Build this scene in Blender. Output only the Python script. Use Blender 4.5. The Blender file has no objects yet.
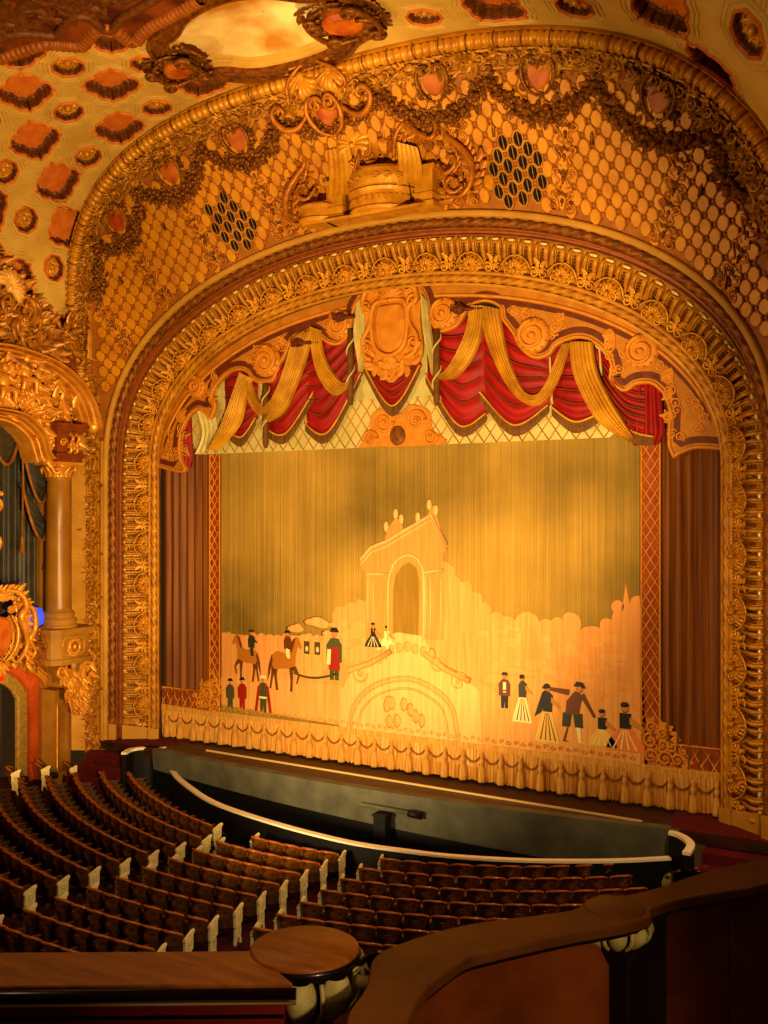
import bpy, math, random, json
import numpy as np
from mathutils import Vector, Matrix
from mathutils.geometry import tessellate_polygon, delaunay_2d_cdt
sc = bpy.context.scene
COL = sc.collection
PI = math.pi
rnd = random.Random(7)
D = json.loads(r'''{"board_L":[[-8.61,8.56],[-7.74,8.38],[-7.5,8.5],[-7.7,8.88],[-7.7,9.41],[-7.58,9.79],[-7.34,10.11],[-6.99,10.31],[-6.78,10.17],[-6.62,10.01],[-6.46,10.03],[-6.31,10.3],[-6.31,10.53],[-6.43,10.61],[-6.39,10.82],[-6.19,11.06],[-5.84,11.31],[-5.46,11.4],[-5.14,11.32],[-4.97,11.13],[-4.75,10.99],[-4.46,10.94],[-4.13,11.01],[-3.95,11.29],[-3.87,11.49],[-3.7,11.68],[-3.45,12.13],[-3.13,12.22],[-2.81,12.3],[-2.61,12.2],[-2.3,11.97],[-1.99,11.86],[-1.72,11.92],[-1.49,12.16],[-1.39,12.51],[-1.33,12.81],[-1.2,13.0],[-1.1,13.18]],"board_R":[[0.71,13.15],[0.83,12.97],[0.92,12.7],[0.98,12.37],[1.16,12.05],[1.34,11.93],[1.52,11.94],[1.82,12.02],[1.99,12.19],[2.14,12.41],[2.37,12.57],[2.71,12.59],[3.05,12.42],[3.11,12.13],[3.28,11.89],[3.44,11.67],[3.58,11.37],[3.88,11.09],[4.15,11.01],[4.45,11.1],[4.61,11.29],[4.84,11.39],[5.13,11.44],[5.39,11.39],[5.62,11.25],[5.87,10.99],[5.99,10.66],[5.94,10.43],[6.02,10.24],[6.14,10.14],[6.29,10.05],[6.44,10.07],[6.56,10.16],[6.65,10.2],[6.83,10.21],[7.0,10.18],[7.14,10.07],[7.28,9.9],[7.38,9.63],[7.4,9.54],[7.38,9.09],[7.38,8.73],[7.45,8.52],[7.52,8.4],[7.71,8.51],[8.07,8.61],[8.6,8.56]],"volutes":[[-7.06,11.02,0.33],[-4.38,11.62,0.48],[-1.86,12.44,0.42],[1.46,12.43,0.42],[3.99,11.62,0.45],[6.76,10.99,0.42]],"gold_drapes":[[[[-5.31,11.34],[-5.57,10.67],[-5.99,9.79],[-6.57,9.05]],[[-4.86,11.13],[-5.08,10.49],[-5.31,9.76],[-6.15,9.04]]],[[[-5.19,11.15],[-4.97,10.48],[-4.64,10.05],[-4.27,10.0],[-3.8,10.36],[-3.41,11.03],[-3.13,11.76],[-2.92,12.38]],[[-4.97,11.14],[-4.71,10.56],[-4.45,10.31],[-4.27,10.33],[-3.98,10.66],[-3.66,11.34],[-3.41,12.07],[-3.23,12.17]]],[[[-3.23,12.17],[-3.48,11.41],[-3.8,10.65],[-4.2,10.09],[-4.49,9.75]],[[-2.68,12.35],[-2.95,11.46],[-3.27,10.73],[-3.69,10.06],[-4.34,9.77]]],[[[-2.78,12.48],[-2.71,11.84],[-2.51,11.14],[-2.2,10.64],[-1.86,10.42],[-1.53,10.54],[-1.37,10.73]],[[-2.44,12.33],[-2.37,11.81],[-2.17,11.34],[-1.9,10.99],[-1.66,10.8],[-1.46,10.85],[-1.33,11.0]]],[[[-1.2,12.89],[-1.27,12.23],[-1.2,11.61],[-1.1,11.04]],[[-0.97,13.14],[-0.91,12.19],[-0.91,11.58],[-1.07,11.04]]],[[[0.82,13.03],[0.91,12.03],[1.03,11.43],[1.18,10.78]],[[1.0,12.82],[1.12,12.01],[1.21,11.41],[1.21,10.83]]],[[[2.27,12.53],[2.18,11.91],[1.92,11.36],[1.6,10.93],[1.33,10.82]],[[2.67,12.49],[2.58,11.67],[2.27,11.07],[1.83,10.68],[1.39,10.66]]],[[[2.5,12.53],[2.75,11.6],[3.12,10.75],[3.56,10.1],[4.0,9.82],[4.34,9.88],[4.64,10.24],[4.87,10.77],[5.05,11.33]],[[3.09,12.37],[3.26,11.43],[3.51,10.72],[3.78,10.24],[4.05,10.1],[4.26,10.21],[4.48,10.6],[4.66,11.04],[4.79,11.3]]],[[[5.0,11.36],[5.08,10.66],[5.39,9.9],[5.82,9.26],[6.46,8.85]],[[5.56,11.31],[5.69,10.61],[5.99,9.96],[6.31,9.41],[6.61,8.92]]]],"red_swags":[[[[-6.12,11.43],[-5.5,11.6],[-4.83,11.16]],[[-6.04,9.72],[-5.39,9.39],[-4.83,9.96]]],[[[-4.68,11.15],[-3.84,11.91],[-2.81,12.17]],[[-4.46,9.59],[-3.73,9.44],[-2.74,10.61]]],[[[-3.3,11.87],[-2.43,12.14],[-1.19,12.76]],[[-3.06,9.68],[-2.26,9.41],[-1.16,11.02]]],[[[-1.13,11.36],[-0.19,11.62],[0.68,11.22]],[[-1.09,11.24],[-0.16,10.04],[0.71,11.11]]],[[[0.84,12.4],[1.56,12.22],[2.61,12.54]],[[0.87,10.83],[1.86,9.43],[2.67,9.71]]],[[[2.55,12.49],[3.43,11.84],[4.33,11.2]],[[2.47,10.27],[3.43,9.36],[4.38,9.83]]],[[[4.38,11.19],[5.04,11.54],[5.63,11.14]],[[4.46,9.77],[5.07,9.37],[5.73,9.56]]],[[[5.68,11.14],[6.31,10.36],[6.97,10.22]],[[5.79,9.9],[6.43,9.13],[7.04,8.92]]]],"shield":[-0.11,12.07],"lattice":[[-7.11,9.02],[5.67,9.07]],"poles":[[[-1.4,12.24],[-1.4,10.14]],[[1.3,11.99],[1.36,9.99]],[[-4.34,10.92],[-4.31,9.04]]],"curtain":{"left":[[-8.52,-0.02],[-6.85,0.16],[-6.37,0.21],[-6.33,0.22]],"right":[[6.63,-0.08],[7.19,-0.07],[8.63,-0.07]],"painting_bot":[[-6.33,1.23],[6.83,0.7]],"temple":[[-1.16,3.55],[-1.13,5.47],[-1.29,5.52],[-1.33,5.8],[-0.97,6.17],[-0.54,6.35],[-0.45,6.68],[-0.19,7.01],[-0.0,6.88],[0.06,6.63],[0.5,6.91],[0.81,7.07],[0.93,7.34],[1.05,7.21],[1.21,6.66],[1.42,6.26],[1.27,5.96],[1.36,5.7],[1.3,3.7]],"temple_open":[[-0.26,3.6],[-0.26,4.99],[-0.19,5.38],[-0.0,5.66],[0.25,5.78],[0.47,5.62],[0.56,5.29],[0.53,3.65]],"temple_arch":[[-0.42,3.59],[-0.42,4.98],[-0.35,5.49],[-0.13,5.83],[0.25,5.97],[0.56,5.79],[0.69,5.35],[0.69,3.66]],"tl":[[-1.33,5.8],[-0.97,6.17],[-0.45,6.35],[0.06,6.63],[0.93,7.07],[1.39,6.26]],"hm":[[-5.26,2.0],[-3.85,1.88]],"ground":[[-6.33,3.44],[-5.26,3.42],[-3.78,3.48],[-2.37,3.59],[-2.27,4.05],[-1.86,4.45],[-1.2,4.62],[-0.71,4.75],[-0.06,4.72],[0.56,4.75],[1.17,5.69],[1.54,5.7],[1.6,5.46],[1.83,5.28],[2.13,5.03],[2.42,4.77],[2.71,4.47],[3.36,4.35],[4.05,4.33],[4.66,4.41],[4.85,4.62],[5.11,4.19],[5.63,4.27],[5.93,4.48],[5.98,4.68],[6.08,4.98],[6.18,4.69],[6.28,5.4],[6.38,4.89],[6.63,5.1],[6.68,4.03],[6.83,0.7],[-6.33,1.23]],"haze":[[-6.33,2.15],[-3.42,2.24],[-1.36,2.12],[-0.87,2.73],[1.48,2.85],[2.07,2.42],[2.93,2.23],[4.58,2.28],[6.63,2.2],[6.78,0.74],[-6.33,1.26]],"fountain":[[-2.03,0.49],[-1.96,2.07],[-1.63,2.61],[-0.87,3.01],[-0.77,3.57],[-0.13,3.83],[0.72,3.77],[0.93,3.27],[1.17,2.94],[1.92,2.73],[2.36,2.44],[2.48,0.4]],"fount_arch":[[-1.43,0.65],[-1.29,1.51],[-0.71,2.07],[0.19,2.31],[0.93,2.1],[1.36,1.66],[1.48,0.49]],"carriage":[[-3.71,3.24],[-3.42,3.38],[-2.79,3.45],[-2.3,3.42],[-2.34,2.9],[-2.65,2.47],[-3.21,2.37],[-3.6,2.58]],"figs":[[-5.18,2.85,0.75,"rider_g"],[-3.85,2.88,0.77,"rider_b"],[-5.52,1.19,0.94,"man_r"],[-5.98,1.17,0.89,"man_g"],[-2.2,2.34,1.46,"man_g"],[-4.73,1.17,1.08,"man_c"],[-0.9,3.37,0.7,"sit_d"],[-0.45,3.31,0.7,"sit_w"],[3.08,2.04,0.91,"man_h"],[3.58,1.72,1.24,"lady_w"],[4.26,1.28,1.5,"lady_y"],[4.93,1.36,1.46,"dancer"],[5.7,1.34,0.94,"sit_l"],[6.28,1.29,1.22,"sit_p"]],"horses":[[-5.18,2.03,1],[-3.82,1.97,-1]],"birds":[]},"pit_rail":[[-7.43,-1.04],[-6.44,-1.84],[-5.62,-2.39],[-4.2,-3.21],[-2.96,-3.69],[-1.04,-4.14],[0.57,-4.37],[1.55,-4.4],[2.41,-4.3],[3.58,-4.09],[5.03,-3.56],[6.19,-2.95],[7.12,-2.34],[7.84,-1.76]],"curlL":[[-8.19,-2.16],[-8.34,-1.8],[-8.32,-1.56],[-8.07,-1.18],[-7.58,-1.05]],"curlR":[[8.46,-2.84],[8.46,-2.62],[8.42,-2.26],[8.28,-1.96],[8.1,-1.74],[7.91,-1.61],[7.78,-1.6]],"railR_far":[[11.37,-20.73],[11.32,-20.62],[11.26,-20.38],[11.14,-20.12],[11.15,-19.94],[11.27,-19.64],[11.41,-19.43],[11.63,-19.19],[11.78,-19.01],[11.79,-18.88],[11.81,-18.77],[11.86,-18.69],[11.97,-18.65],[12.1,-18.43],[12.21,-18.17],[12.37,-17.85],[12.56,-17.53],[13.25,-16.23]],"railR_near":[[11.77,-21.09],[11.66,-20.81],[11.6,-20.6],[11.56,-20.47],[11.52,-20.29],[11.52,-20.13],[11.54,-19.89],[11.62,-19.74],[11.74,-19.55],[11.89,-19.33],[12.1,-19.06],[12.18,-18.89],[12.16,-18.78],[12.26,-18.57],[12.44,-18.33],[12.58,-18.17],[12.65,-18.05],[13.3,-17.18]],"railL":[[9.14,-21.2],[10.57,-20.34],[10.95,-20.54],[9.47,-21.44]],"capC":[10.78,-20.19],"box":{"ped_out":[[-1.4,9.74],[-1.48,10.11],[-1.69,10.59],[-2.13,11.1],[-2.69,11.46],[-3.26,11.66],[-4.0,11.8],[-4.88,11.88],[-5.88,11.79]],"ped_in":[[-1.85,9.71],[-1.93,10.01],[-2.09,10.37],[-2.45,10.79],[-2.92,11.1],[-3.45,11.31],[-4.11,11.43],[-4.88,11.51],[-5.88,11.43]],"arch2_out":[[-3.19,8.74],[-3.38,8.94],[-3.45,9.23],[-3.6,9.52],[-3.89,9.76],[-4.25,9.97],[-4.71,10.04],[-5.39,10.07]],"arch2_in":[[-3.6,8.61],[-3.67,8.84],[-3.78,9.13],[-3.93,9.35],[-4.18,9.54],[-4.47,9.69],[-4.88,9.77],[-5.39,9.79]],"pts":{"col_top":[-2.61,8.19],"col_bot":[-2.61,4.25],"base_bot":[-2.61,3.64],"ent_top":[-2.61,9.8],"ent_bot":[-2.61,8.65],"ped_bot":[-2.45,2.59],"corb_bot":[-2.37,1.26],"shell":[-4.74,13.78],"cart":[-4.78,3.73],"cart_top":[-4.78,4.59]},"door_out":[[-1.48,-0.55],[-1.48,1.12],[-1.56,1.45],[-1.76,1.84],[-2.16,2.17],[-2.67,2.4],[-3.31,2.57],[-4.22,2.68]],"door_in":[[-2.34,-0.41],[-2.34,1.23],[-2.42,1.49],[-2.61,1.8],[-2.95,2.07],[-3.33,2.21],[-3.98,2.3]],"exit":[-4.2,2.25]},"ring":[[21.62,5.399],[22.08,5.169],[22.59,4.987],[23.19,4.755],[23.48,4.417],[23.7,4.16],[23.99,4.241],[24.26,4.342],[24.52,4.403],[24.72,4.353],[24.82,4.116],[24.72,3.641],[24.87,3.531],[25.2,3.677],[25.56,3.8],[26.08,3.875],[26.59,3.96],[27.29,4.126]]}''')

# ---------------------------------------------------------------- objects
def tag(o, label=None, cat=None, group=None, kind=None):
    if label: o['label'] = label
    if cat: o['category'] = cat
    if group: o['group'] = group
    if kind: o['kind'] = kind
    return o
def empty(name, loc=(0, 0, 0), rz=0, label=None, cat=None, group=None):
    o = bpy.data.objects.new(name, None); COL.objects.link(o)
    o.location = loc; o.rotation_euler = (0, 0, rz); o.empty_display_size = .1
    return tag(o, label, cat, group)
def copy_tree(o, parent=None):
    c = o.copy(); COL.objects.link(c)
    if parent: c.parent = parent
    for ch in o.children: copy_tree(ch, c)
    return c

class MB:
    def __init__(s): s.v = []; s.f = []; s.m = []; s.s = []; s.n = 0
    def add(s, vs, fs, m=0, sm=False):
        b = s.n; vs = np.asarray(vs, float).reshape(-1, 3); s.v.append(vs); s.n += len(vs)
        for f in fs: s.f.append([b + i for i in f])
        s.m += [m] * len(fs); s.s += [sm] * len(fs)
        return s
    def mesh(s, name, mats):
        me = bpy.data.meshes.new(name)
        V = np.concatenate(s.v) if s.v else np.zeros((0, 3))
        me.from_pydata(V.tolist(), [], s.f)
        for m in (mats if isinstance(mats, (list, tuple)) else [mats]): me.materials.append(m)
        if s.f:
            me.polygons.foreach_set('material_index', s.m); me.polygons.foreach_set('use_smooth', s.s)
        me.update()
        return me
    def build(s, name, mats, parent=None, **k):
        o = bpy.data.objects.new(name, s.mesh(name, mats)); COL.objects.link(o)
        if parent: o.parent = parent
        return tag(o, **k)

def ident(u, v, h): return np.stack([u, v, h], -1)
def mp(fn, p):
    p = np.asarray(p, float).reshape(-1, 3)
    return p if fn is None else fn(p[:, 0], p[:, 1], p[:, 2])
def gridf(nu, nv, cu=False, cv=False):
    F = []
    for i in range(nu if cu else nu - 1):
        for j in range(nv if cv else nv - 1):
            a = i * nv + j; b = ((i + 1) % nu) * nv + j; c = ((i + 1) % nu) * nv + (j + 1) % nv; d = i * nv + (j + 1) % nv
            F.append((a, b, c, d))
    return F
def grid(mb, P, m=0, sm=True, cu=False, cv=False):
    P = np.asarray(P, float); nu, nv = P.shape[:2]
    return mb.add(P.reshape(-1, 3), gridf(nu, nv, cu, cv), m, sm)
def box(mb, c, s, m=0, fn=None, rz=0):
    x, y, z = [q / 2 for q in s]; ca, sa = math.cos(rz), math.sin(rz)
    V = []
    for a, b, d in [(-1,-1,-1),(1,-1,-1),(1,1,-1),(-1,1,-1),(-1,-1,1),(1,-1,1),(1,1,1),(-1,1,1)]:
        X, Y_ = a * x, b * y
        V.append((c[0] + X * ca - Y_ * sa, c[1] + X * sa + Y_ * ca, c[2] + d * z))
    return mb.add(mp(fn, V), [(0,3,2,1),(4,5,6,7),(0,1,5,4),(1,2,6,5),(2,3,7,6),(3,0,4,7)], m)
def tube(mb, path, r, k=8, m=0, closed=False, fn=None, sq=1.0):
    P = np.asarray(path, float); n = len(P)
    r = np.broadcast_to(np.asarray(r, float), (n,))
    T = np.gradient(P, axis=0) if not closed else np.roll(P, -1, 0) - np.roll(P, 1, 0)
    T /= np.linalg.norm(T, axis=1)[:, None] + 1e-9
    ref = np.array([0, 0, 1.]) if abs(T[0][2]) < .9 else np.array([1., 0, 0])
    N = np.cross(T[0], ref); N /= np.linalg.norm(N)
    out = []
    for i in range(n):
        N = N - T[i] * (N @ T[i]); N /= np.linalg.norm(N) + 1e-9
        B = np.cross(T[i], N)
        for j in range(k):
            a = 2 * PI * j / k
            out.append(P[i] + r[i] * (math.cos(a) * N + math.sin(a) * B * sq))
    F = gridf(n, k, closed, True)
    if not closed: F += [tuple(range(k - 1, -1, -1)), tuple(range((n - 1) * k, n * k))]
    return mb.add(mp(fn, out), F, m, True)
def lathe(mb, prof, c=(0, 0, 0), k=24, m=0, fn=None, a0=0, a1=2 * PI, sx=1, sy=1, sm=True, flute=None):
    full = abs(a1 - a0 - 2 * PI) < 1e-6; n = k if full else k + 1
    V = []
    for i in range(n):
        a = a0 + (a1 - a0) * i / k
        for r, z in prof:
            rr = r * (1 + (flute(a) if flute else 0))
            V.append((c[0] + rr * math.cos(a) * sx, c[1] + rr * math.sin(a) * sy, c[2] + z))
    return mb.add(mp(fn, V), gridf(n, len(prof), full, False), m, sm)
def blob(mb, c, r, m=0, fn=None, nu=8, nv=5, rot=0):
    if not hasattr(r, '__len__'): r = (r, r, r)
    V = []; ca, sa = math.cos(rot), math.sin(rot)
    for j in range(nv):
        t = PI * (j + .5) / nv if nv < 4 else PI * j / (nv - 1)
        for i in range(nu):
            a = 2 * PI * i / nu
            x, y, z = r[0] * math.sin(t) * math.cos(a), r[1] * math.sin(t) * math.sin(a), r[2] * math.cos(t)
            V.append((c[0] + x * ca - y * sa, c[1] + x * sa + y * ca, c[2] + z))
    F = []
    for j in range(nv - 1):
        for i in range(nu): F.append((j * nu + i, (j + 1) * nu + i, (j + 1) * nu + (i + 1) % nu, j * nu + (i + 1) % nu))
    return mb.add(mp(fn, V), F, m, True)
def prism(mb, loop, h0, h1, m=0, fn=None, bev=0, holes=(), side=None):
    """polygon (u,v) extruded from h0 to h1 (h1 is the front), small chamfer"""
    loops = [list(map(tuple, loop))] + [list(map(tuple, h)) for h in holes]
    base = 0; allp = []; F = []; top = []
    for li, lp in enumerate(loops):
        A = np.array(lp, float)[:, :2]; n = len(A)
        area = .5 * np.sum(A[:, 0] * np.roll(A[:, 1], -1) - np.roll(A[:, 0], -1) * A[:, 1])
        if (area < 0) != (li > 0): A = A[::-1]
        e = np.roll(A, -1, 0) - np.roll(A, 1, 0); L = np.linalg.norm(e, axis=1)[:, None] + 1e-9
        nrm = np.stack([-e[:, 1], e[:, 0]], 1) / L
        rings = [(A, h0), (A, h1 - bev), (A + nrm * bev, h1)] if bev else [(A, h0), (A, h1)]
        b0 = len(allp)
        for R, h in rings: allp += [(x, y, h) for x, y in R]
        for q in range(len(rings) - 1):
            for i in range(n):
                a = b0 + q * n + i; b = b0 + q * n + (i + 1) % n
                F.append((a, b, b + n, a + n))
        top.append([(b0 + (len(rings) - 1) * n + i) for i in range(n)])
    vs = [[Vector((allp[i][0], allp[i][1], 0)) for i in t] for t in top]
    flat = [i for t in top for i in t]
    caps = [tuple(flat[i] for i in tri) for tri in tessellate_polygon(vs)]
    V = mp(fn, allp)
    mb.add(V, F, m if side is None else side)
    b = mb.n - len(V)
    for c in caps: mb.f.append([b + i for i in c]); mb.m.append(m); mb.s.append(False)
    return mb
def spiral(c, r, turns, a0, dirn=1, h=0.05, n=28, r1=.18):
    """spiral path from outside in; returns (n,3)"""
    o = []
    for i in range(n):
        t = i / (n - 1); a = a0 + dirn * turns * 2 * PI * t; q = r * (1 - t * (1 - r1))
        o.append((c[0] + q * math.cos(a), c[1] + q * math.sin(a), h))
    return np.array(o)
def scroll(mb, c, r, a0=0, dirn=1, w=.04, h=.04, fn=None, m=0, turns=1.4, k=6):
    p = spiral(c, r, turns, a0, dirn, h)
    tube(mb, p, np.linspace(w, w * .55, len(p)), k, m, fn=fn)
    blob(mb, (c[0], c[1], h), (r * .25, r * .25, w * 1.3), m, fn)
def leaf(mb, c, ang, L, W, h=.03, curl=.05, fn=None, m=0, lobes=0):
    n = 6; P = []
    ca, sa = math.cos(ang), math.sin(ang)
    for i in range(n):
        t = i / (n - 1); w = W * math.sin(PI * (t * .86 + .1)) ** .8 * (1 + (.25 * (i % 2) if lobes else 0)); x = L * t; hh = h + curl * t * t + .0
        row = []
        for s, dz in ((-1, -.5), (-.5, .35), (0, 0.05), (.5, .35), (1, -.5)):
            y = s * w * .5
            row.append((c[0] + x * ca - y * sa, c[1] + x * sa + y * ca, hh + dz * W * .35))
        P.append(row)
    return mb.add(mp(fn, np.array(P).reshape(-1, 3)), gridf(n, 5), m, True)
def shell(mb, c, ang, R, fn=None, m=0, lobes=9, h=.02, th=.07, spread=1.15, w=None):
    for i in range(lobes):
        a = ang + (i / (lobes - 1) - .5) * 2 * spread
        rr = R * (1 - .16 * abs(i / (lobes - 1) - .5) * 2)
        ca, sa = math.cos(a), math.sin(a); wd = (w or R * spread * 1.15 / lobes)
        P = []
        for j in range(6):
            t = j / 5; x = rr * (.12 + .88 * t); ww = wd * (.25 + .95 * t) if j < 5 else wd * .55
            hh = h + th * math.sin(PI * min(1, t * .75 + .1)) + (0 if j < 5 else -.0)
            row = []
            for s, z in ((-1, 0), (-.6, .6), (0, 1), (.6, .6), (1, 0)):
                y = s * ww
                row.append((c[0] + x * ca - y * sa, c[1] + x * sa + y * ca, hh * (.35 + .65 * z) * (1 if j < 5 else .6)))
            P.append(row)
        mb.add(mp(fn, np.array(P).reshape(-1, 3)), gridf(6, 5), m, True)
    blob(mb, (c[0], c[1], h), (R * .17, R * .17, th * .8), m, fn)
def resample(P, n, smooth=True):
    P = np.asarray(P, float)
    if smooth and len(P) > 2:
        Q = []
        for i in range(len(P) - 1):
            p0 = P[max(i - 1, 0)]; p1 = P[i]; p2 = P[i + 1]; p3 = P[min(i + 2, len(P) - 1)]
            for t in np.linspace(0, 1, 8, endpoint=False):
                Q.append(.5 * ((2 * p1) + (-p0 + p2) * t + (2 * p0 - 5 * p1 + 4 * p2 - p3) * t * t + (-p0 + 3 * p1 - 3 * p2 + p3) * t ** 3))
        Q.append(P[-1]); P = np.array(Q)
    L = np.concatenate([[0], np.cumsum(np.linalg.norm(np.diff(P, axis=0), axis=1))])
    s = np.linspace(0, L[-1], n)
    return np.stack([np.interp(s, L, P[:, k]) for k in range(P.shape[1])], 1)
def acanthus(mb, pts, w, fn=None, m=0, n=34, k=7, every=2, L=2.4):
    '''C-scroll with a rolled spine and overlapping leaves on both edges'''
    P = resample(pts, n); rr = np.interp(np.linspace(0, 1, n), [0, .4, 1], [w * .45, w, w * .45])
    tube(mb, P, rr * .62, k, m, fn=fn)
    T = np.gradient(P, axis=0)
    for i in range(1, n - 2, every):
        a = math.atan2(T[i][1], T[i][0])
        for s in (-1, 1):
            leaf(mb, (P[i][0] - s * math.sin(a) * rr[i] * .3, P[i][1] + s * math.cos(a) * rr[i] * .3, P[i][2] - rr[i] * .2), a + s * (.75 + .15 * (i % 3)), rr[i] * L, rr[i] * 1.5, 0, rr[i] * .5, fn=fn, m=m)
    for i in (0, n - 1): blob(mb, P[i], rr[i] * 1.1, m, fn)
def offset2(P, d):
    P = np.asarray(P, float); T = np.gradient(P, axis=0); T /= np.linalg.norm(T, axis=1)[:, None] + 1e-9
    return P + np.stack([-T[:, 1], T[:, 0]], 1) * d
def frame(o, U, V, N):
    o, U, V, N = [np.asarray(q, float) for q in (o, U, V, N)]
    return lambda u, v, h: o + np.outer(u, U) + np.outer(v, V) + np.outer(h, N)
def mat4(o, U, V, N):
    return Matrix(((U[0], V[0], N[0], o[0]), (U[1], V[1], N[1], o[1]), (U[2], V[2], N[2], o[2]), (0, 0, 0, 1)))

# ---------------------------------------------------------------- materials
def lin(c):
    if c[0] - c[2] > 45: c = (c[0], c[1], c[2] * (.68 if c[2] < 75 else .72 + min(.24, (c[2] - 75) / 250)))
    return tuple(((q / 255) / 12.92 if q / 255 <= .04045 else ((q / 255 + .055) / 1.055) ** 2.4) ** 1.2 for q in c) + (1,)
def mat(name, c1, c2=None, scale=3., rough=.55, metal=0., bump=0., bscale=20., coat=0., sheen=0., stretch=None, contrast=.35, emit=None, es=1., detail=4, spec=.3):
    m = bpy.data.materials.new(name); m.use_nodes = True; nt = m.node_tree; N = nt.nodes; Lk = nt.links
    b = N['Principled BSDF']; b.inputs['Roughness'].default_value = rough; b.inputs['Metallic'].default_value = metal
    b.inputs['Specular IOR Level'].default_value = spec
    if coat: b.inputs['Coat Weight'].default_value = coat; b.inputs['Coat Roughness'].default_value = .15
    if sheen: b.inputs['Sheen Weight'].default_value = sheen
    tc = N.new('ShaderNodeTexCoord'); mpn = N.new('ShaderNodeMapping'); Lk.new(tc.outputs['Object'], mpn.inputs['Vector'])
    if stretch: mpn.inputs['Scale'].default_value = stretch
    if c2 is not None:
        nz = N.new('ShaderNodeTexNoise'); nz.inputs['Scale'].default_value = scale; nz.inputs['Detail'].default_value = detail
        Lk.new(mpn.outputs[0], nz.inputs['Vector'])
        r = N.new('ShaderNodeValToRGB'); r.color_ramp.elements[0].position = .5 - contrast / 2; r.color_ramp.elements[1].position = .5 + contrast / 2
        r.color_ramp.elements[0].color = lin(c1); r.color_ramp.elements[1].color = lin(c2)
        Lk.new(nz.outputs['Fac'], r.inputs['Fac']); Lk.new(r.outputs[0], b.inputs['Base Color'])
    else: b.inputs['Base Color'].default_value = lin(c1)
    if bump:
        n2 = N.new('ShaderNodeTexNoise'); n2.inputs['Scale'].default_value = bscale; n2.inputs['Detail'].default_value = 3
        Lk.new(mpn.outputs[0], n2.inputs['Vector'])
        bp = N.new('ShaderNodeBump'); bp.inputs['Strength'].default_value = bump; bp.inputs['Distance'].default_value = .02
        Lk.new(n2.outputs['Fac'], bp.inputs['Height']); Lk.new(bp.outputs[0], b.inputs['Normal'])
    if emit:
        b.inputs['Emission Color'].default_value = lin(emit); b.inputs['Emission Strength'].default_value = es
    return m
GOLD = mat('gilded_plaster', (176, 116, 38), (210, 150, 60), 2.5, .45, .15, .5, 18)
GOLD2 = mat('warm_gilding', (194, 130, 44), (224, 164, 72), 3, .4, .2, .4, 25)
GOLDD = mat('tarnished_gilding', (112, 66, 24), (168, 104, 42), 6, .42, .3, .7, 30)
CREAMP = mat('cream_plaster', (198, 158, 90), (216, 178, 108), 1.2, .7, 0, .25, 12)
PLAIN = mat('ochre_plaster', (184, 132, 62), (204, 152, 80), 1.5, .6, 0, .3, 9)
WALLB = mat('umber_lattice_ground', (160, 98, 32), (180, 114, 42), 4, .6, .1, .5, 25)
CELL = mat('honey_gilded_cell', (196, 128, 28), (218, 152, 40), 2, .45, .1, .3, 30)
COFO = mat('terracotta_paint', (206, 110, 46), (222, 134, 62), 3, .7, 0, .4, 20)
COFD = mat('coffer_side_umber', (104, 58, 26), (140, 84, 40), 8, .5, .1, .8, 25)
RED = mat('red_leather', (170, 24, 12), (196, 40, 16), 5, .45, 0, .2, 25)
REDSHELL = mat('red_painted_shield', (164, 66, 18), (204, 120, 40), 2.5, .5)
BEADM = mat('pale_gilt_bead', (250, 222, 160), (236, 190, 110), 8, .25, .1)
COVER = mat('oxblood_cove_paint', (140, 76, 28), (166, 96, 38), 5, .5)
DARK = mat('dark_hole', (18, 10, 5), (10, 6, 3), 5, .9)

# ---------------------------------------------------------------- curved surfaces of the proscenium
def curve(P, n=1441, zb=-1.5):
    A, B, z0, p, q, y0, ky = P[:7]
    th = np.linspace(0, PI, 4001); c = np.cos(th); s = np.abs(np.sin(th))
    X = -A * np.sign(c) * np.abs(c) ** (2 / p); Z = z0 + B * s ** (2 / q); Y = y0 + ky * (np.maximum(0, Z - P[7]) if len(P) > 7 else Z - z0)
    X = np.concatenate([[-A], X, [A]]); Z = np.concatenate([[zb], Z, [zb]]); Y = np.concatenate([[y0], Y, [y0]])
    W = np.stack([X, Y, Z], 1); L = np.concatenate([[0], np.cumsum(np.linalg.norm(np.diff(W, axis=0), axis=1))])
    a = np.linspace(0, L[-1], n)
    return np.stack([np.interp(a, L, W[:, k]) for k in range(3)], 1), L[-1]
CIN, LIN = curve((8.638, 4.947, 8.198, 2.115, 2.184, -.158, -.1))
CMID, LMID = curve((10.041, 6.546, 8.395, 2.085, 2.419, -1.175, 0))
COUT, LOUT = curve((10.897, 9.237, 8.927, 2.798, 3.618, -1.621, -.318, 11.944))
NA = np.linspace(0, 1, len(CIN))
def ev(c, a):
    a = np.clip(np.atleast_1d(a), 0, 1); return np.stack([np.interp(a, NA, c[:, k]) for k in range(3)], -1)
def lerp_surf(c0, c1):
    def f(a, t, h=0.):
        a, t, h = np.broadcast_arrays(np.atleast_1d(np.asarray(a, float)), np.asarray(t, float), np.asarray(h, float))
        P0, P1 = ev(c0, a), ev(c1, a)
        P = P0 * (1 - t)[..., None] + P1 * t[..., None]
        e = .002; dA = (ev(c0, a + e) - ev(c0, a - e)) * (1 - t)[..., None] + (ev(c1, a + e) - ev(c1, a - e)) * t[..., None]
        N = np.cross(dA, P1 - P0); N /= np.linalg.norm(N, axis=-1)[..., None] + 1e-9
        N *= np.where(N[..., 1:2] > 0, -1, 1)
        return P + N * h[..., None]
    return f
wall = lerp_surf(CMID, COUT)
band = lerp_surf(CMID, CIN)
WID = np.linalg.norm(COUT - CMID, axis=1); BWID = np.linalg.norm(CIN - CMID, axis=1)
def wid(a): return np.interp(a, NA, WID)
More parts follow.
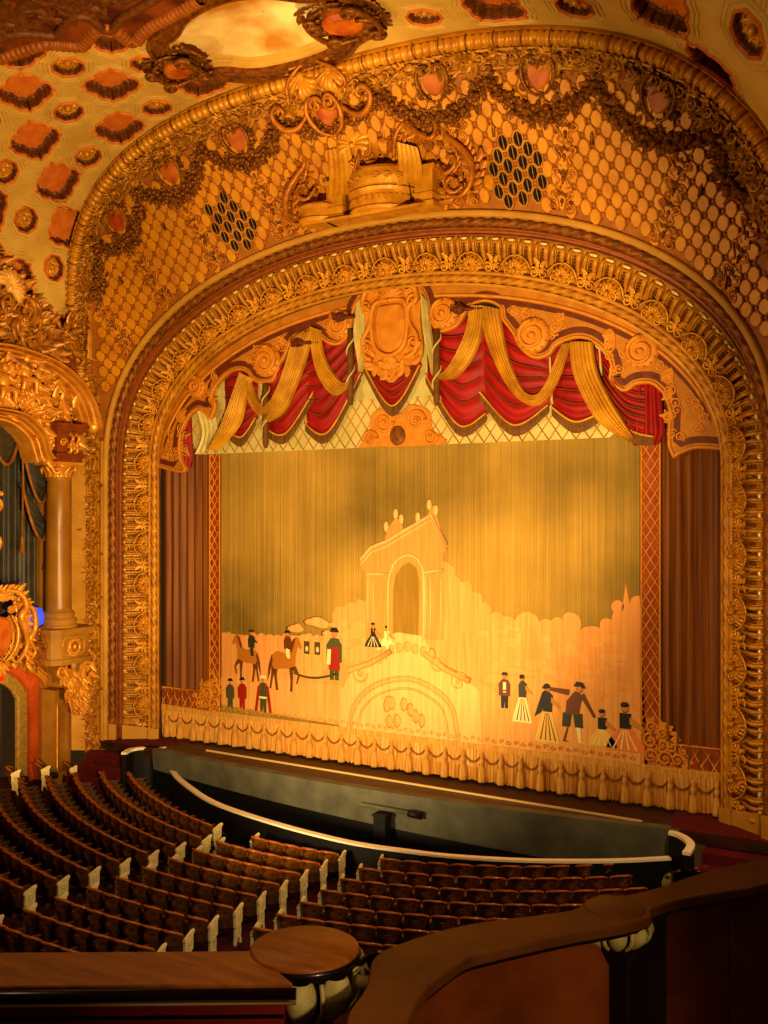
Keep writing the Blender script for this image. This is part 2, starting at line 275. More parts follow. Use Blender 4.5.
def outm(a, w, h=0.):   # w metres inward from the outer arch edge
    a, w, h = np.broadcast_arrays(np.atleast_1d(np.asarray(a, float)), np.asarray(w, float), np.asarray(h, float))
    T = ev(COUT, a + .001) - ev(COUT, a - .001); T /= np.linalg.norm(T, axis=-1)[..., None]
    P0, P1 = ev(COUT, a), ev(CMID, a); V = P1 - P0; V -= T * (V * T).sum(-1)[..., None]; V /= np.linalg.norm(V, axis=-1)[..., None]
    N = np.cross(T, V); N *= np.where(N[..., 1:2] > 0, -1, 1)
    return P0 + V * (w * .9)[..., None] + N * h[..., None]
def sstep(x): x = np.clip(x, 0, 1); return x * x * (3 - 2 * x)
CXZ = np.gradient(COUT, axis=0); ONRM = np.stack([-CXZ[:, 2], 0 * CXZ[:, 0], CXZ[:, 0]], 1); ONRM /= np.linalg.norm(ONRM, axis=1)[:, None]
def vault(s, d, h=0.):  # s metres along the outer arch, d metres toward the house, h into the room
    s, d, h = np.broadcast_arrays(np.atleast_1d(np.asarray(s, float)), np.asarray(d, float), np.asarray(h, float))
    a = s / LOUT; P = ev(COUT, a).copy(); P[..., 1] -= d
    n = np.stack([np.interp(a, NA, ONRM[:, k]) for k in range(3)], -1)
    P += n * (.12 * np.clip(d, 0, 99) ** 2 * sstep((a - .56) / .12))[..., None]
    return P - n * h[..., None]
def sweep(surf, prof, a0=0., a1=1., n=500, m=0, mb=None, sm=False):
    mb = mb or MB(); A = np.linspace(a0, a1, n)
    P = np.stack([surf(A, np.full(n, t), np.full(n, h)) for t, h in prof], 1)
    return grid(mb, P, m, sm)
def ropemb(surf, t0, r, pitch, L, a0=0., a1=1., k=10, strands=1, amp=.28, hc=.0, lobes=3, n=None):
    """twisted rope moulding that follows an arch band"""
    n = n or int(L * (a1 - a0) / pitch * 9)
    A = np.linspace(a0, a1, n); C0 = surf(A, np.full(n, t0), np.full(n, hc)); Np = surf(A, np.full(n, t0), np.full(n, hc + .1)) - C0; Np /= .1
    T = np.gradient(C0, axis=0); T /= np.linalg.norm(T, axis=1)[:, None]; B = np.cross(T, Np)
    s = A * L; rows = []
    for j in range(k):
        f = 2 * PI * j / k; rr = r * (1 + amp * np.cos(lobes * f + 2 * PI * s / pitch))
        rows.append(C0 + (Np * math.cos(f) + B * math.sin(f)) * rr[:, None])
    return grid(MB(), np.stack(rows, 1), 0, True, False, True)
def ring_torus(surf, t0, r, pitch, L, a0, a1, k=8, amp=.18, hc=0., duty=None):
    n = int(L * (a1 - a0) / pitch * 6); A = np.linspace(a0, a1, n)
    C0 = surf(A, np.full(n, t0), np.full(n, hc)); Np = surf(A, np.full(n, t0), np.full(n, hc + .1)) - C0; Np /= np.linalg.norm(Np, axis=1)[:, None]
    T = np.gradient(C0, axis=0); T /= np.linalg.norm(T, axis=1)[:, None]; B = np.cross(T, Np)
    s = A * L; rr = r * (1 + amp * np.abs(np.sin(PI * s / pitch)) - amp)
    P = np.stack([C0 + (Np * math.cos(2 * PI * j / k) + B * math.sin(2 * PI * j / k)) * rr[:, None] for j in range(k)], 1)
    return grid(MB(), P, 0, True, False, True)
def fr_at(surf, a, t, h=0., du=.003, dv=.02):
    o = surf(a, t, h)[0]; U = surf(a + du, t, h)[0] - surf(a - du, t, h)[0]; V = surf(a, t + dv, h)[0] - surf(a, t - dv, h)[0]
    U /= np.linalg.norm(U); V -= U * (V @ U); V /= np.linalg.norm(V); N = np.cross(U, V)
    if N[1] > 0: N = -N
    return o, U, V, N
def wallmap(a0, t0):  # u metres along arch, v metres outward from t0, bent along the wall
    W = float(wid(a0))
    sc_ = float(np.linalg.norm(wall(a0 + .002, t0) - wall(a0 - .002, t0)) / .004)
    return lambda u, v, h: wall(a0 + u / sc_, t0 + v / W, h)

# ---------------------------------------------------------------- proscenium frame
E = -1.5 / LMID
A0 = (1.5) / LMID      # stage level
AB = (1.5 + .55) / LMID
pro = empty('proscenium_arch', (0, -1, 0), label='gilded proscenium arch framing the stage curtain, with rope mouldings, fluted brackets and shells', cat='arch')
def sub(mb, name, mats, parent=pro, **k):
    o = mb.build(name, mats, parent, **k)
    off = parent.location
    if off.length > 0 and not parent.parent: o.matrix_parent_inverse = Matrix.Translation(-off)
    return o
P_ = lambda pr, **k: sweep(band, pr, **k)
sub(sweep(band, [(-.0, -.10), (0, .10), (.015, .13), (.045, .14), (.075, .13), (.09, .09), (.10, .0), (.125, -.04)], n=500), 'outer_moulding', [PLAIN])
sub(ropemb(band, .165, .11, .34, LMID, AB, 1 - AB, lobes=3, amp=.26), 'rope_moulding', [GOLDD])
sub(sweep(band, [(.10, -.05), (.215, -.05), (.235, .02), (.25, .02), (.26, -.12), (.285, -.2), (.31, -.2), (.33, -.12), (.345, -.12)], n=500), 'cove_moulding', [COVER])
sub(sweep(band, [(.34, -.16), (.36, -.14), (.42, -.14), (.5, -.20), (.62, -.22), (.75, -.18), (.80, -.12), (.80, .04), (.815, .07), (.84, .07), (.855, .04), (.855, -.06), (.96, -.06), (.965, .05), (1.0, .06), (1.0, -.12), (1.0, -.35)], a0=0, a1=1, n=500), 'field_moulding', [GOLD])
sub(ropemb(band, .907, .10, .34, LMID, AB, 1 - AB, lobes=3, amp=.26), 'rope_moulding', [GOLD])
# plain plinth blocks at both feet
for s in (0, 1):
    mb = MB(); aa = (A0, AB) if s == 0 else (1 - AB, 1 - A0)
    for (t0, t1, h) in ((.1, .24, .14), (.33, .80, .06), (.80, 1.0, .13)):
        A = np.linspace(aa[0], aa[1], 3); A2 = np.array([A[0], A[-1]])
        prof = [(t0, -.3), (t0, h - .02), (t0 + .01, h), (t1 - .01, h), (t1, h - .02), (t1, -.3)]
        sweep(band, prof, aa[0] - .5 / LMID if s == 0 else aa[0], aa[1] if s == 0 else aa[1] + .5 / LMID, 4, mb=mb)
        e = aa[1] if s == 0 else aa[0]
        q = np.concatenate([band(e, t, hh) for t, hh in prof]); mb.add(q, [(0, 1, 2, 3, 4, 5)])
    sub(mb, 'plinth', [PLAIN])
# repeated ornament: three brackets to a shell
NS = 31; PIT = (1 - 2 * AB) / NS
mb = MB()   # one fluted bracket; u = along arch, v = outward across band, h = out
for s in (-1, 1):
    pth = [(s * .135, v, h) for v, h in ((-.34, .0), (-.27, .05), (-.15, .10), (0, .16), (.15, .22), (.28, .25), (.34, .20), (.37, .04))]
    tube(mb, pth, [.03, .042, .045, .045, .045, .05, .045, .03], 6)
    tube(mb, [(s * .07, v, h - .03) for _, v, h in pth], .018, 5)
grid(mb, [[(u, v, h) for v, h in ((-.3, -.06), (-.3, .02), (-.15, .06), (0, .07), (.15, .10), (.3, .12), (.33, -.06))] for u in (-.15, -.05, .05, .15)], 0, False)
for s in (-1, 1): mb.add([(s * .15, v, h) for v, h in ((-.3, -.06), (-.3, .02), (-.15, .06), (0, .07), (.15, .10), (.3, .12), (.33, -.06))], [tuple(range(7))])
brk = mb.mesh('bracket', [GOLD])
mb = MB()
for i in range(6):
    v = .22 - i * .08; w = .03 + .011 * math.sin(PI * (i + 1) / 7)
    for s in (-1, 1): blob(mb, (s * w * .8, v, .12), (w * .9, .034, .035), nu=6, nv=5)
    blob(mb, (0, v + .02, .15), (.02, .03, .025), nu=6, nv=4)
drp = mb.mesh('husk_drop', [GOLDD])
mb = MB(); blob(mb, (0, 0, 0), (.135, .042, .05), nu=10, nv=6)
beadm = mb.mesh('bead', [BEADM])
mb = MB()   # shell with foliage, width 1.2 m
shell(mb, (0, -.30, 0), PI / 2, .42, lobes=9, h=.02, th=.13, spread=1.2)
for s in (-1, 1):
    scroll(mb, (s * .17, -.22, 0), .10, PI / 2, -s, .022, .17)
    scroll(mb, (s * .50, -.20, 0), .13, PI / 2 * (1 + s * .4), -s, .03, .08)
    for i in range(5): leaf(mb, (s * (.50 + .03 * i), -.22 + .06 * i, 0), PI / 2 - s * (.9 - .45 * i), .2, .09, .06, .05)
    tube(mb, [(s * (.42 * math.cos(f) ), -.30 + .47 * math.sin(f), .10) for f in np.linspace(.35, 1.57, 10)], .026, 5)
for i in range(5): blob(mb, ((i - 2) * .1, -.05 + .05 * (2 - abs(i - 2)), .18), (.035, .05, .03), nu=6)
blob(mb, (0, -.2, .2), (.06, .09, .05), nu=8)
shl = mb.mesh('shell_ornament', [GOLD2])
def place(me, name, a, t, h, parent):
    o = bpy.data.objects.new(name, me); COL.objects.link(o); o.parent = parent
    q = fr_at(band, a, t, h)
    M = mat4(q[0], q[1], -q[2], q[3])     # v axis points outward (toward the moulding)
    o.matrix_parent_inverse = Matrix.Identity(4)
    o.matrix_basis = (Matrix.Translation(-Vector(pro.location)) @ M) if parent is pro else Matrix.Identity(4)
    return o
for i in range(NS):
    ac = AB + (i + .5) * PIT
    for j in (-1, 0, 1):
        a = ac + j * PIT / 3
        b = place(brk, 'bracket', a + PIT / 6, .57, -.19, pro); place(drp, 'husk_drop', a, .55, -.12, b)
        place(beadm, 'bead', a + PIT / 6, .375, -.07, pro)
    place(shl, 'shell_ornament', ac, .645, -.05, pro)

# ---------------------------------------------------------------- outer arch
oa = empty('outer_arch', (0, -1, 0), label='ribbed outer arch moulding with leafy band where the wall meets the coffered ceiling', cat='arch')
AO = 1.5 / LOUT; e0, e1 = AO - .3 / LOUT, 1 - AO + .3 / LOUT
sub(sweep(outm, [(-.02, -.05), (-.02, .05), (.03, .12), (.06, .10), (.07, .02), (.44, .02), (.46, .10), (.50, .10), (.51, .03), (.88, .03), (.89, .10), (.95, .11), (.97, .06), (.97, -.05)], a0=e0, a1=e1, n=500), 'fillet_moulding', [GOLD], oa)
sub(ring_torus(outm, .25, .19, .19, LOUT, .205, .795, hc=.05, amp=.34, k=9), 'ribbed_moulding', [GOLD2], oa)
mb = MB(); n = int(LOUT * (e1 - e0) / .68)
for i in range(n):
    a = e0 + (i + .5) / n * (e1 - e0)
    if not .205 < a < .795: continue
    q = fr_at(outm, a, .25, .05)
    f = frame(q[0], q[1], q[2], q[3]); tube(mb, [(0, .2 * math.cos(x), .2 * math.sin(x)) for x in np.linspace(0, PI, 9)], .018, 5, fn=f)
for a_, b_ in ((e0, .204), (.796, e1)): sweep(outm, [(-.02, .0), (-.02, .13), (.02, .16), (.48, .16), (.50, .12), (.50, .0)], a_, b_, 40, mb=mb, m=1)
sub(mb, 'ribbon_tie', [GOLDD, PLAIN], oa, kind='stuff')
def leafband(surf, w0, w1, a0, a1, pitch, L, seed=1, dens=7, hh=.06):
    mb = MB(); r = random.Random(seed); n = int(L * (a1 - a0) / pitch); wc = (w0 + w1) / 2; W = abs(w1 - w0)
    for i in range(n):
        a = a0 + (i + .5) / n * (a1 - a0); q = fr_at(surf, a, wc, 0.03)
        f = frame(q[0], q[1], q[2], q[3]); s = 1 if i % 2 else -1
        scroll(mb, (0, s * W * .12, 0), W * .27, -s * PI / 2, s, W * .075, hh, fn=f, turns=1.2, k=5)
        for k in range(dens):
            x = (r.random() - .5) * pitch * 1.1; y = (r.random() - .5) * W * .75
            leaf(mb, (x, y, 0), r.random() * 2 * PI, W * (.4 + .25 * r.random()), W * .26, hh * .5, hh * (.4 + r.random()), fn=f)
        for k in range(3):
            blob(mb, ((r.random() - .5) * pitch, (r.random() - .5) * W * .7, hh), W * (.05 + .03 * r.random()), nu=6, nv=4, fn=f)
    return mb
sub(leafband(outm, .50, .93, e0, e1, .42, LOUT, 3, 15, .13), 'leaf_band', [mat('leaf_band_gilding', (150, 94, 32), (206, 146, 60), 7, .42, .2, .4, 30)], oa, kind='stuff')
mb = MB()
for i in range(13):   # acanthus clasps across the leaf band
    a = .30 + i * .0335; q = fr_at(outm, a, .70, .06); f = frame(q[0], q[1], q[2], q[3])
    for s in (-1, 1):
        for k in range(3): leaf(mb, (0, 0, 0), s * PI / 2 + (k - 1) * .5, .26, .12, .05, .08, fn=f)
    blob(mb, (0, 0, .09), .06, fn=f)
sub(mb, 'acanthus_clasp', [GOLD2], oa, kind='stuff')

for sd, s in (('left', -1), ('right', 1)):   # plain pilaster strips between the outer arch and the frame
    mb = MB(); a0 = np.array([s * 10.897, -1.621]); a1 = np.array([s * 10.06, -1.175]); dv = (a1 - a0) / np.linalg.norm(a1 - a0); nr = np.array([-s * dv[1] * -1, -abs(dv[0])]); nr = np.array([dv[1] * 1.0, -dv[0]]); nr *= -1 if nr[1] > 0 else 1
    q = [a0 + dv * .90 - nr * .1, a0 + dv * .90 + nr * .09, a0 + dv * .93 + nr * .11, a0 + dv * 1.02 + nr * .11, a0 + dv * 1.02 - nr * .1]
    prism(mb, [tuple(p) for p in q], -1.4, 9.4, 0, ident); o = mb.build('trim_' + ('1' if s < 0 else '2'), [PLAIN], kind='structure')
# ---------------------------------------------------------------- honeycomb wall between the arches
TW = lambda a: 1 - .97 / wid(a)
mb = MB(); n = 260; A = np.linspace(AO * .9, 1 - AO * .9, n)
grid(mb, np.stack([wall(A, np.full(n, t) if t < .5 else 1 - .9 / wid(A), -.0) for t in (-.02, .3, .99)], 1), 0, True)
wf = mb.build('wall_front', [WALLB], kind='structure')
# lattice cells laid out on a square x / z grid
Ag, Tg = np.meshgrid(np.linspace(.12, .88, 1500), np.linspace(0, 1, 60), indexing='ij')
Sg = wall(Ag.ravel(), Tg.ravel()); Ag = Ag.ravel(); Tg = Tg.ravel()
mb = MB(); grill = {0: MB(), 1: MB()}
gc = [wall(.4085, .235)[0], wall(.5865, .235)[0]]
DX, DZ = .40, .46
hexa = [(.18, .5), (.5, .2), (.5, -.2), (.18, -.5), (-.18, -.5), (-.5, -.2), (-.5, .2), (-.18, .5)]
for i in range(-28, 29):
    for j in range(0, 90):
        x = i * DX / 1 + (DX / 2 if j % 2 else 0); z = 3.5 + j * DZ / 2
        if z > 18.6: continue
        dd = (Sg[:, 0] - x) ** 2 + (Sg[:, 2] - z) ** 2; k = int(dd.argmin())
        if dd[k] > .02 or z < 9.0: continue
        pt = np.array([x, Sg[k, 1], z])
        if np.linalg.norm(COUT - pt, axis=1).min() < 1.0 or np.linalg.norm(CMID - pt, axis=1).min() < .17: continue
        a, t = float(Ag[k]), float(Tg[k]); W = float(wid(a))
        if not 0 < t < 1: continue
        q = fr_at(wall, a, t, 0.)
        N = q[3]; o = q[0] + np.array([x - q[0][0], 0, z - q[0][2]]); o[1] = q[0][1] - (N[0] * (o[0] - q[0][0]) + N[2] * (o[2] - q[0][2])) / N[1]
        X = np.array([1, -N[0] / N[1], 0]); Z = np.array([0, -N[2] / N[1], 1])
        f = frame(o, X, Z, N)
        g = None
        for gi, c in enumerate(gc):
            if math.hypot((x - c[0]) / .72, (z - c[2]) / .74) < 1: g = gi
        S = (.258, .325)
        hx = [(u * S[0], v * S[1]) for u, v in hexa]
        if g is not None:
            G = grill[g]; rim = [(u * 1.12, v * 1.12) for u, v in hx]
            prism(G, rim, 0.005, .05, 0, f, .012, holes=[[(u * .86, v * .86) for u, v in hx]])
            prism(G, [(u * .9, v * .9) for u, v in hx], 0.0, .008, 1, f)
            box(G, (0, 0, .02), (.012, S[1] * .8, .02), 0, f)
        else:
            prism(mb, hx, .0, .075, 0, f, .02)
        if True:
            d = .045; prism(mb, [(DX / 2 - d, 0), (DX / 2, d), (DX / 2 + d, 0), (DX / 2, -d)][::-1], 0, .035, 1, f, .01)
            for sx in (-1, 1):   # lattice ribs beside each cell
                tube(mb, [(sx * DX * .10, DZ * .42, .006), (sx * DX * .38, DZ * .14, .006)], .014, 4, 1, fn=f)
                tube(mb, [(sx * DX * .10, -DZ * .42, .006), (sx * DX * .38, -DZ * .14, .006)], .014, 4, 1, fn=f)
o = mb.build('trim_1', [CELL, WALLB], wf)
o.name = 'lattice_cells'; o['kind'] = 'stuff'
for gi, s in ((0, 'left'), (1, 'right')):
    tag(grill[gi].build('speaker_grille', [GOLD, DARK]), 'dark pierced grille of cells in the honeycomb wall %s of the crowning niche' % s, 'grille')

# ---------------------------------------------------------------- ornaments on the honeycomb wall
ORN = mat('aged_ornament_gold', (164, 96, 32), (206, 136, 54), 5, .4, .3, .5, 30)
ORND = mat('bronze_garland', (104, 60, 20), (164, 104, 38), 9, .4, .35, .6, 35)
CARTA = [.2985, .344, .3905, .4373, .4931, .5493, .5986, .6516, .6985]
PEAKA = [.3215, .3670, .4140, .4640, .5215, .5752, .6235, .6785]
ORD = ['first', 'second', 'third', 'fourth', 'fifth', 'sixth', 'seventh', 'eighth', 'ninth', 'tenth', 'eleventh', 'twelfth', 'thirteenth', 'fourteenth', 'fifteenth', 'sixteenth', 'seventeenth', 'eighteenth', 'nineteenth', 'twentieth']
def side_word(i, n):  return ORD[i] + ' from the left'
def cartouche(i, a, t, S=1.):
    f0 = wallmap(a, t); f = lambda u, v, h: f0(u * S, v * S, h * S)
    c = wall(a, t)[0]; r = empty('cartouche', c, label='heart shaped red centred scroll cartouche on the wall, %s' % side_word(i - 1, 9), cat='cartouche', group='cartouches above the garlands')
    mb = MB()
    heart = [(0, -.40), (.16, -.32), (.30, -.12), (.34, .10), (.26, .28), (.12, .30), (0, .17), (-.12, .30), (-.26, .28), (-.34, .10), (-.30, -.12), (-.16, -.32)]
    prism(mb, resample(heart + heart[:1], 28)[:-1], .0, .13, 0, f, .05); sub(mb, 'shield', [REDSHELL], r)
    mb = MB()
    for s in (-1, 1):
        pts = [(s * .06, -.52, .1), (s * .26, -.42, .14), (s * .42, -.15, .18), (s * .46, .15, .2), (s * .36, .40, .2), (s * .18, .46, .2), (s * .08, .34, .2), (s * .15, .25, .19), (s * .22, .31, .18)]
        acanthus(mb, pts, .10, f, n=26, L=1.9)
        scroll(mb, (s * .44, -.30, 0), .13, 0, s, .035, .12, f)
        for k in range(4): leaf(mb, (s * (.42 + .02 * k), -.05 + .15 * k, .1), (PI / 2 - s * PI / 2) + s * (.3 * k), .2, .13, .08, .03, fn=f)
        blob(mb, (s * .60, .02, .12), .06, fn=f)
    for k in range(5): leaf(mb, (0, .38, .12), PI / 2 + (k - 2) * .45, .24, .12, .06, .05, fn=f)
    for k in range(3): leaf(mb, (0, -.46, .08), -PI / 2 + (k - 1) * .5, .22, .13, .05, .02, fn=f)
    sub(mb, 'scroll_frame', [ORND], r)
for i, a in enumerate(CARTA):
    if i in (0, 8): continue
    if i != 4: cartouche(i, a, .765 if i > 4 else .72, .86)
def garland(a0, t0, a1, t1, sag, label, n=58, seed=0, parent=None, wd=.18):
    r = random.Random(seed); mb = MB(); mb2 = MB(); W = float(wid((a0 + a1) / 2))
    c = wall(a0, t0)[0]; g = empty('garland', c, label=label, cat='garland', group='garlands of fruit and leaves on the wall')
    for i in range(n):
        s = (i + .5) / n; a = a0 + (a1 - a0) * s; t = t0 + (t1 - t0) * s - sag / W * (1 - (2 * s - 1) ** 2)
        q = fr_at(wall, a, t, .05); f = frame(*q); w = wd * (.55 + .6 * math.sin(PI * s))
        for k in range(5):
            ang = r.random() * 2 * PI; rr = w * math.sqrt(r.random())
            x, y = rr * math.cos(ang), rr * math.sin(ang); h = .06 + .2 * (1 - rr / w) * r.random()
            if r.random() < .55: leaf(mb, (x, y, h + .04), r.random() * 2 * PI, .2, .12, .04, .07, fn=f)
            else: blob(mb2, (x, y, h + .02), .05 + .035 * r.random(), nu=7, nv=5, fn=f)
    sub(mb, 'foliage', [ORND], g, kind='stuff'); sub(mb2, 'fruit', [ORND], g, kind='stuff')
pk = [(a, .745) for a in PEAKA]
for i in range(len(pk) - 1):
    a0, t0 = pk[i]; a1, t1 = pk[i + 1]
    sag = .78 if i not in (3,) else .45
    if i == 3: t0 = t1 = .64
    garland(a0, pk[i][1], a1, pk[i + 1][1], sag, 'dark gilt swag of leaves and fruit on the wall, %s' % side_word(i, 7), seed=i + 5)
garland(.297, .60, .3215, .745, .25, 'dark gilt half swag ending at the left edge of the honeycomb wall', 30, 31)
garland(.6785, .745, .7, .60, .25, 'dark gilt half swag running out at the right edge of the picture', 30, 32)
for i, (a, t) in enumerate(pk):   # knots and hanging tassels
    c = wall(a, t)[0]; f = wallmap(a, t)
    r = empty('tassel', c, label='leafy knot with thin tassel between garlands, %s' % side_word(i, 8), cat='tassel', group='tassels between the garlands')
    mb = MB()
    for k in range(9): leaf(mb, (0, .02, .08), k * .7, .24, .13, .05, .08, fn=f)
    blob(mb, (0, 0, .16), .08, fn=f); scroll(mb, (0, .2, 0), .13, 0, 1, .035, .12, f)
    sub(mb, 'knot', [ORND], r)
    mb = MB(); tube(mb, [(0, -.1, .05), (.02, -.5, .05), (.04, -1.0, .05)], .02, 5, fn=f)
    tube(mb, [(.04, -1.0, .05), (.04, -1.1, .06), (.045, -1.3, .06)], [.03, .06, .05], 7, fn=f)
    sub(mb, 'cord', [ORND], r)
STR = [.2975, .3405, .3865, .4372, .5570, .6115, .6670, .7080]
def pendant(i, a):
    W = float(wid(a)); t0 = .04; H = W * .50
    f = wallmap(a, t0); c = wall(a, t0)[0]
    r = empty('scroll_pendant', c, label='strip of paired scrolls on the honeycomb wall, %s' % side_word(i, 8), cat='ornament', group='scroll strips under the cartouches')
    n = max(2, int(round(H / .52))); p = H / n; mb = MB(); m2 = MB(); m3 = MB()
    prism(m3, [(-.17, 0), (.17, 0), (.2, H * .5), (.13, H), (-.13, H), (-.2, H * .5)], 0, .02, 0, f, .005)
    for k in range(n):
        y = (k + .5) * p
        for s in (-1, 1):
            pts = [(s * .05, y - p * .48, .05), (s * .17, y - p * .36, .07), (s * .10, y - p * .12, .08), (s * .20, y + p * .10, .08), (s * .27, y + p * .28, .07), (s * .16, y + p * .40, .07), (s * .12, y + p * .26, .07), (s * .19, y + p * .24, .07)]
            tube(mb, resample(pts, 20), .036, 6, fn=f)
            blob(mb, (s * .16, y + p * .27, .07), .05, fn=f)
        for q in range(3): leaf(m2, (0, y + .02, .02), PI / 2 + (q - 1) * .55, .2, .12, .05, .08, fn=f)
        blob(m2, (0, y - .02, .08), (.05, .07, .05), fn=f)
        blob(m2, (0, y - .12, .06), (.03, .04, .04), fn=f)
    for s in (-1, 1):
        scroll(mb, (s * .22, .08, 0), .15, PI / 2, s, .04, .08, f); leaf(m2, (s * .1, .05, .03), PI / 2 - s * .7, .3, .14, .05, .05, fn=f)
    sub(m3, 'backing', [CELL], r); sub(mb, 'paired_scrolls', [ORN], r); sub(m2, 'bellflowers', [ORND], r)
for i, a in enumerate(STR): pendant(i, a)

# ---------------------------------------------------------------- crowning niche over the arch
CA, CT = .4945, .02
f = wallmap(CA, CT); o = wall(CA, CT)[0]
X0 = .35
nic = empty('crowning_niche', o, label='broken pediment niche with projecting balconette, shell and big scrolls above the arch crown', cat='niche')
def fv(y0): return lambda u, v, h: np.stack([X0 + np.asarray(u), y0 - np.asarray(h), 14.72 + np.asarray(v)], -1)   # upright plane facing the house
mb = MB()   # ledge the niche stands on
P = [[(u, -1.0 - d, 14.93) for u in np.linspace(-3.0, 3.2, 16)] for d in (0, .35 , 1.35)]
mb.add([(-2.1, -1.1, 14.98), (2.6, -1.1, 14.98), (1.9, -2.5, 14.62), (-1.5, -2.5, 14.62), (-2.1, -1.1, 15.08), (2.6, -1.1, 15.08), (1.9, -2.5, 14.7), (-1.5, -2.5, 14.7)], [(0,3,2,1),(4,5,6,7),(0,1,5,4),(1,2,6,5),(2,3,7,6),(3,0,4,7)])
sub(mb, 'ledge', [GOLD2], nic)
g = fv(-1.75); mb = MB()
cyl = lambda c, pr, m=0, k=20, sx=1., a0=PI, a1=2 * PI, M=None: lathe(M or mb, pr, c, k, m, None, a0, a1, sx, 1., False)
# balconette: bowed pedestal with cornice and dentils
C0_ = (X0 + .25, -1.75, 14.7)
cyl(C0_, [(.0, .0), (.95, 0), (.97, .08), (.90, .14), (.90, .42), (.96, .46), (1.0, .54), (.93, .58), (0, .58)], sx=1.0)
for k in range(18):
    a = PI + (k + .5) * PI / 18; box(mb, (C0_[0] + .93 * math.cos(a), C0_[1] + .93 * math.sin(a), 14.99), (.06, .06, .12), rz=a)
sub(mb, 'pedestal', [GOLD2], nic)
mb = MB(); cyl(C0_, [(.88, .58), (.97, .62), (1.02, .80), (.96, 1.02), (.90, 1.10), (.80, 1.12), (.76, 1.06), (.72, .62)])
for s in (-1, 1):
    ff = lambda u, v, h, s=s: np.stack([C0_[0] + 1.03 * np.cos(1.5 * PI + np.asarray(u)), C0_[1] + (-1) * -1.03 * np.sin(1.5 * PI + np.asarray(u)) - np.asarray(h) * .6, 15.55 + np.asarray(v)], -1)
    scroll(mb, (s * 1.15, .0, 0), .16, PI, s, .04, .05, ff)
    for k in range(3): scroll(mb, (s * (.25 + .28 * k), -.08, 0), .09, 0, s, .025, .03, ff)
sub(mb, 'bowed_rail', [GOLD2], nic)
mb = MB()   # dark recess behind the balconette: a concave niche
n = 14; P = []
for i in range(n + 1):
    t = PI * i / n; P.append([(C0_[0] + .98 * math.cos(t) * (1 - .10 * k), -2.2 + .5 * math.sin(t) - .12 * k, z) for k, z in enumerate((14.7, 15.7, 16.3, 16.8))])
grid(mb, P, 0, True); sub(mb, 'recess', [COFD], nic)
mb = MB()   # fluted concave wings and pilasters
for s, x0, w in ((-1, -.75, .85), (1, 1.25, .75), (1, .1, .55), (-1, -.15, .45)):
    zt = (16.45, 16.3, 16.95, 16.85)[[(-1, -.75), (1, 1.25), (1, .1), (-1, -.15)].index((s, x0))]; zb0 = 15.25 if abs(x0) > .5 else 16.05
    nn = 25; P = []
    for i in range(nn):
        u = i / (nn - 1); fl = .05 * abs(math.sin(u * PI * 5)); row = []
        for j in range(10):
            v = j / 9; z = zb0 + (zt - zb0) * v - .25 * u * (s * .5 + .5) * v; yy = -2.05 - .35 * (1 - v) ** 2 - .45 * v - fl
            row.append((X0 + x0 + (u - .5) * w * (1 - .2 * v), yy, z))
        P.append(row)
    grid(mb, P, 0, True)
for x, w, h, y in ((-1.0, .5, .95, -2.05), (1.55, .5, .95, -1.95), (-1.55, .55, .5, -2.0)):
    box(mb, (X0 + x, y, 14.7 + h / 2), (w, .5, h)); box(mb, (X0 + x, y - .02, 14.7 + h), (w + .14, .62, .10)); box(mb, (X0 + x, y - .02, 14.75), (w + .12, .6, .12)); box(mb, (X0 + x, y - .02, 15.0), (w + .06, .55, .06))
cyl((X0 - 1.6, -1.95, 14.7), [(0, 0), (.62, 0), (.64, .1), (.56, .14), (.56, .34), (.66, .42), (.6, .48), (0, .48)])
sub(mb, 'fluted_wing', [GOLD2], nic)
mb = MB()
shell(mb, (-.35, 1.75, 0), PI / 2, .55, g_ := fv(-2.45), lobes=11, h=.03, th=.1, spread=1.9)
sub(mb, 'shell', [GOLD2], nic)
mb = MB(); G1 = fv(-2.15); G2 = fv(-2.35)
def cs(pts, w, fn, k=8): acanthus(mb, pts, w * 1.15, fn)
for s, ox, S, F_ in ((-1, -1.9, 1., G1), (1, 2.25, 1.05, G1)):
    X = lambda u: ox + s * u * S
    cs([(X(.0), .1, .1), (X(.35), .05, .12), (X(.62), .35, .15), (X(.60), .85, .18), (X(.30), 1.25, .2), (X(.0), 1.55, .22), (X(.05), 1.85, .24), (X(.32), 1.80, .24), (X(.30), 1.6, .2), (X(.17), 1.62, .2)], .13, F_)
    cs([(X(.35), .25, .1), (X(.15), .15, .14), (X(-.02), .32, .18), (X(.10), .50, .2), (X(.26), .42, .2)], .10, F_)
    cs([(X(-.25), .9, .1), (X(-.05), .65, .16), (X(.2), .75, .2), (X(.2), 1.0, .2), (X(.02), 1.02, .2)], .09, F_)
    for k in range(8): leaf(mb, (X(.62 - .04 * k), .3 + .16 * k, .12), (PI / 2 - s * PI / 2) + s * (.2 + .12 * k), .28, .16, .08, .06, fn=F_)
    for k in range(6): leaf(mb, (X(.15), .75 + .1 * k, .16), PI / 2 + s * (k - 3) * .3, .24, .12, .08, .05, fn=F_)
cs([(.85, 1.2, .1), (.95, 1.7, .2), (1.25, 1.95, .25), (1.6, 1.65, .25), (1.95, 1.45, .25), (2.1, 1.7, .25), (1.95, 1.95, .25), (1.8, 1.8, .25)], .11, G2)
cs([(.55, 1.75, .1), (.75, 2.2, .3), (1.05, 2.35, .4), (1.15, 2.15, .4), (.95, 2.1, .4)], .10, G2)
cs([(-.2, 1.05, .3), (.0, 1.4, .4), (.05, 1.05, .5), (.35, .95, .6), (.7, .92, .6)], .06, fv(-2.3))
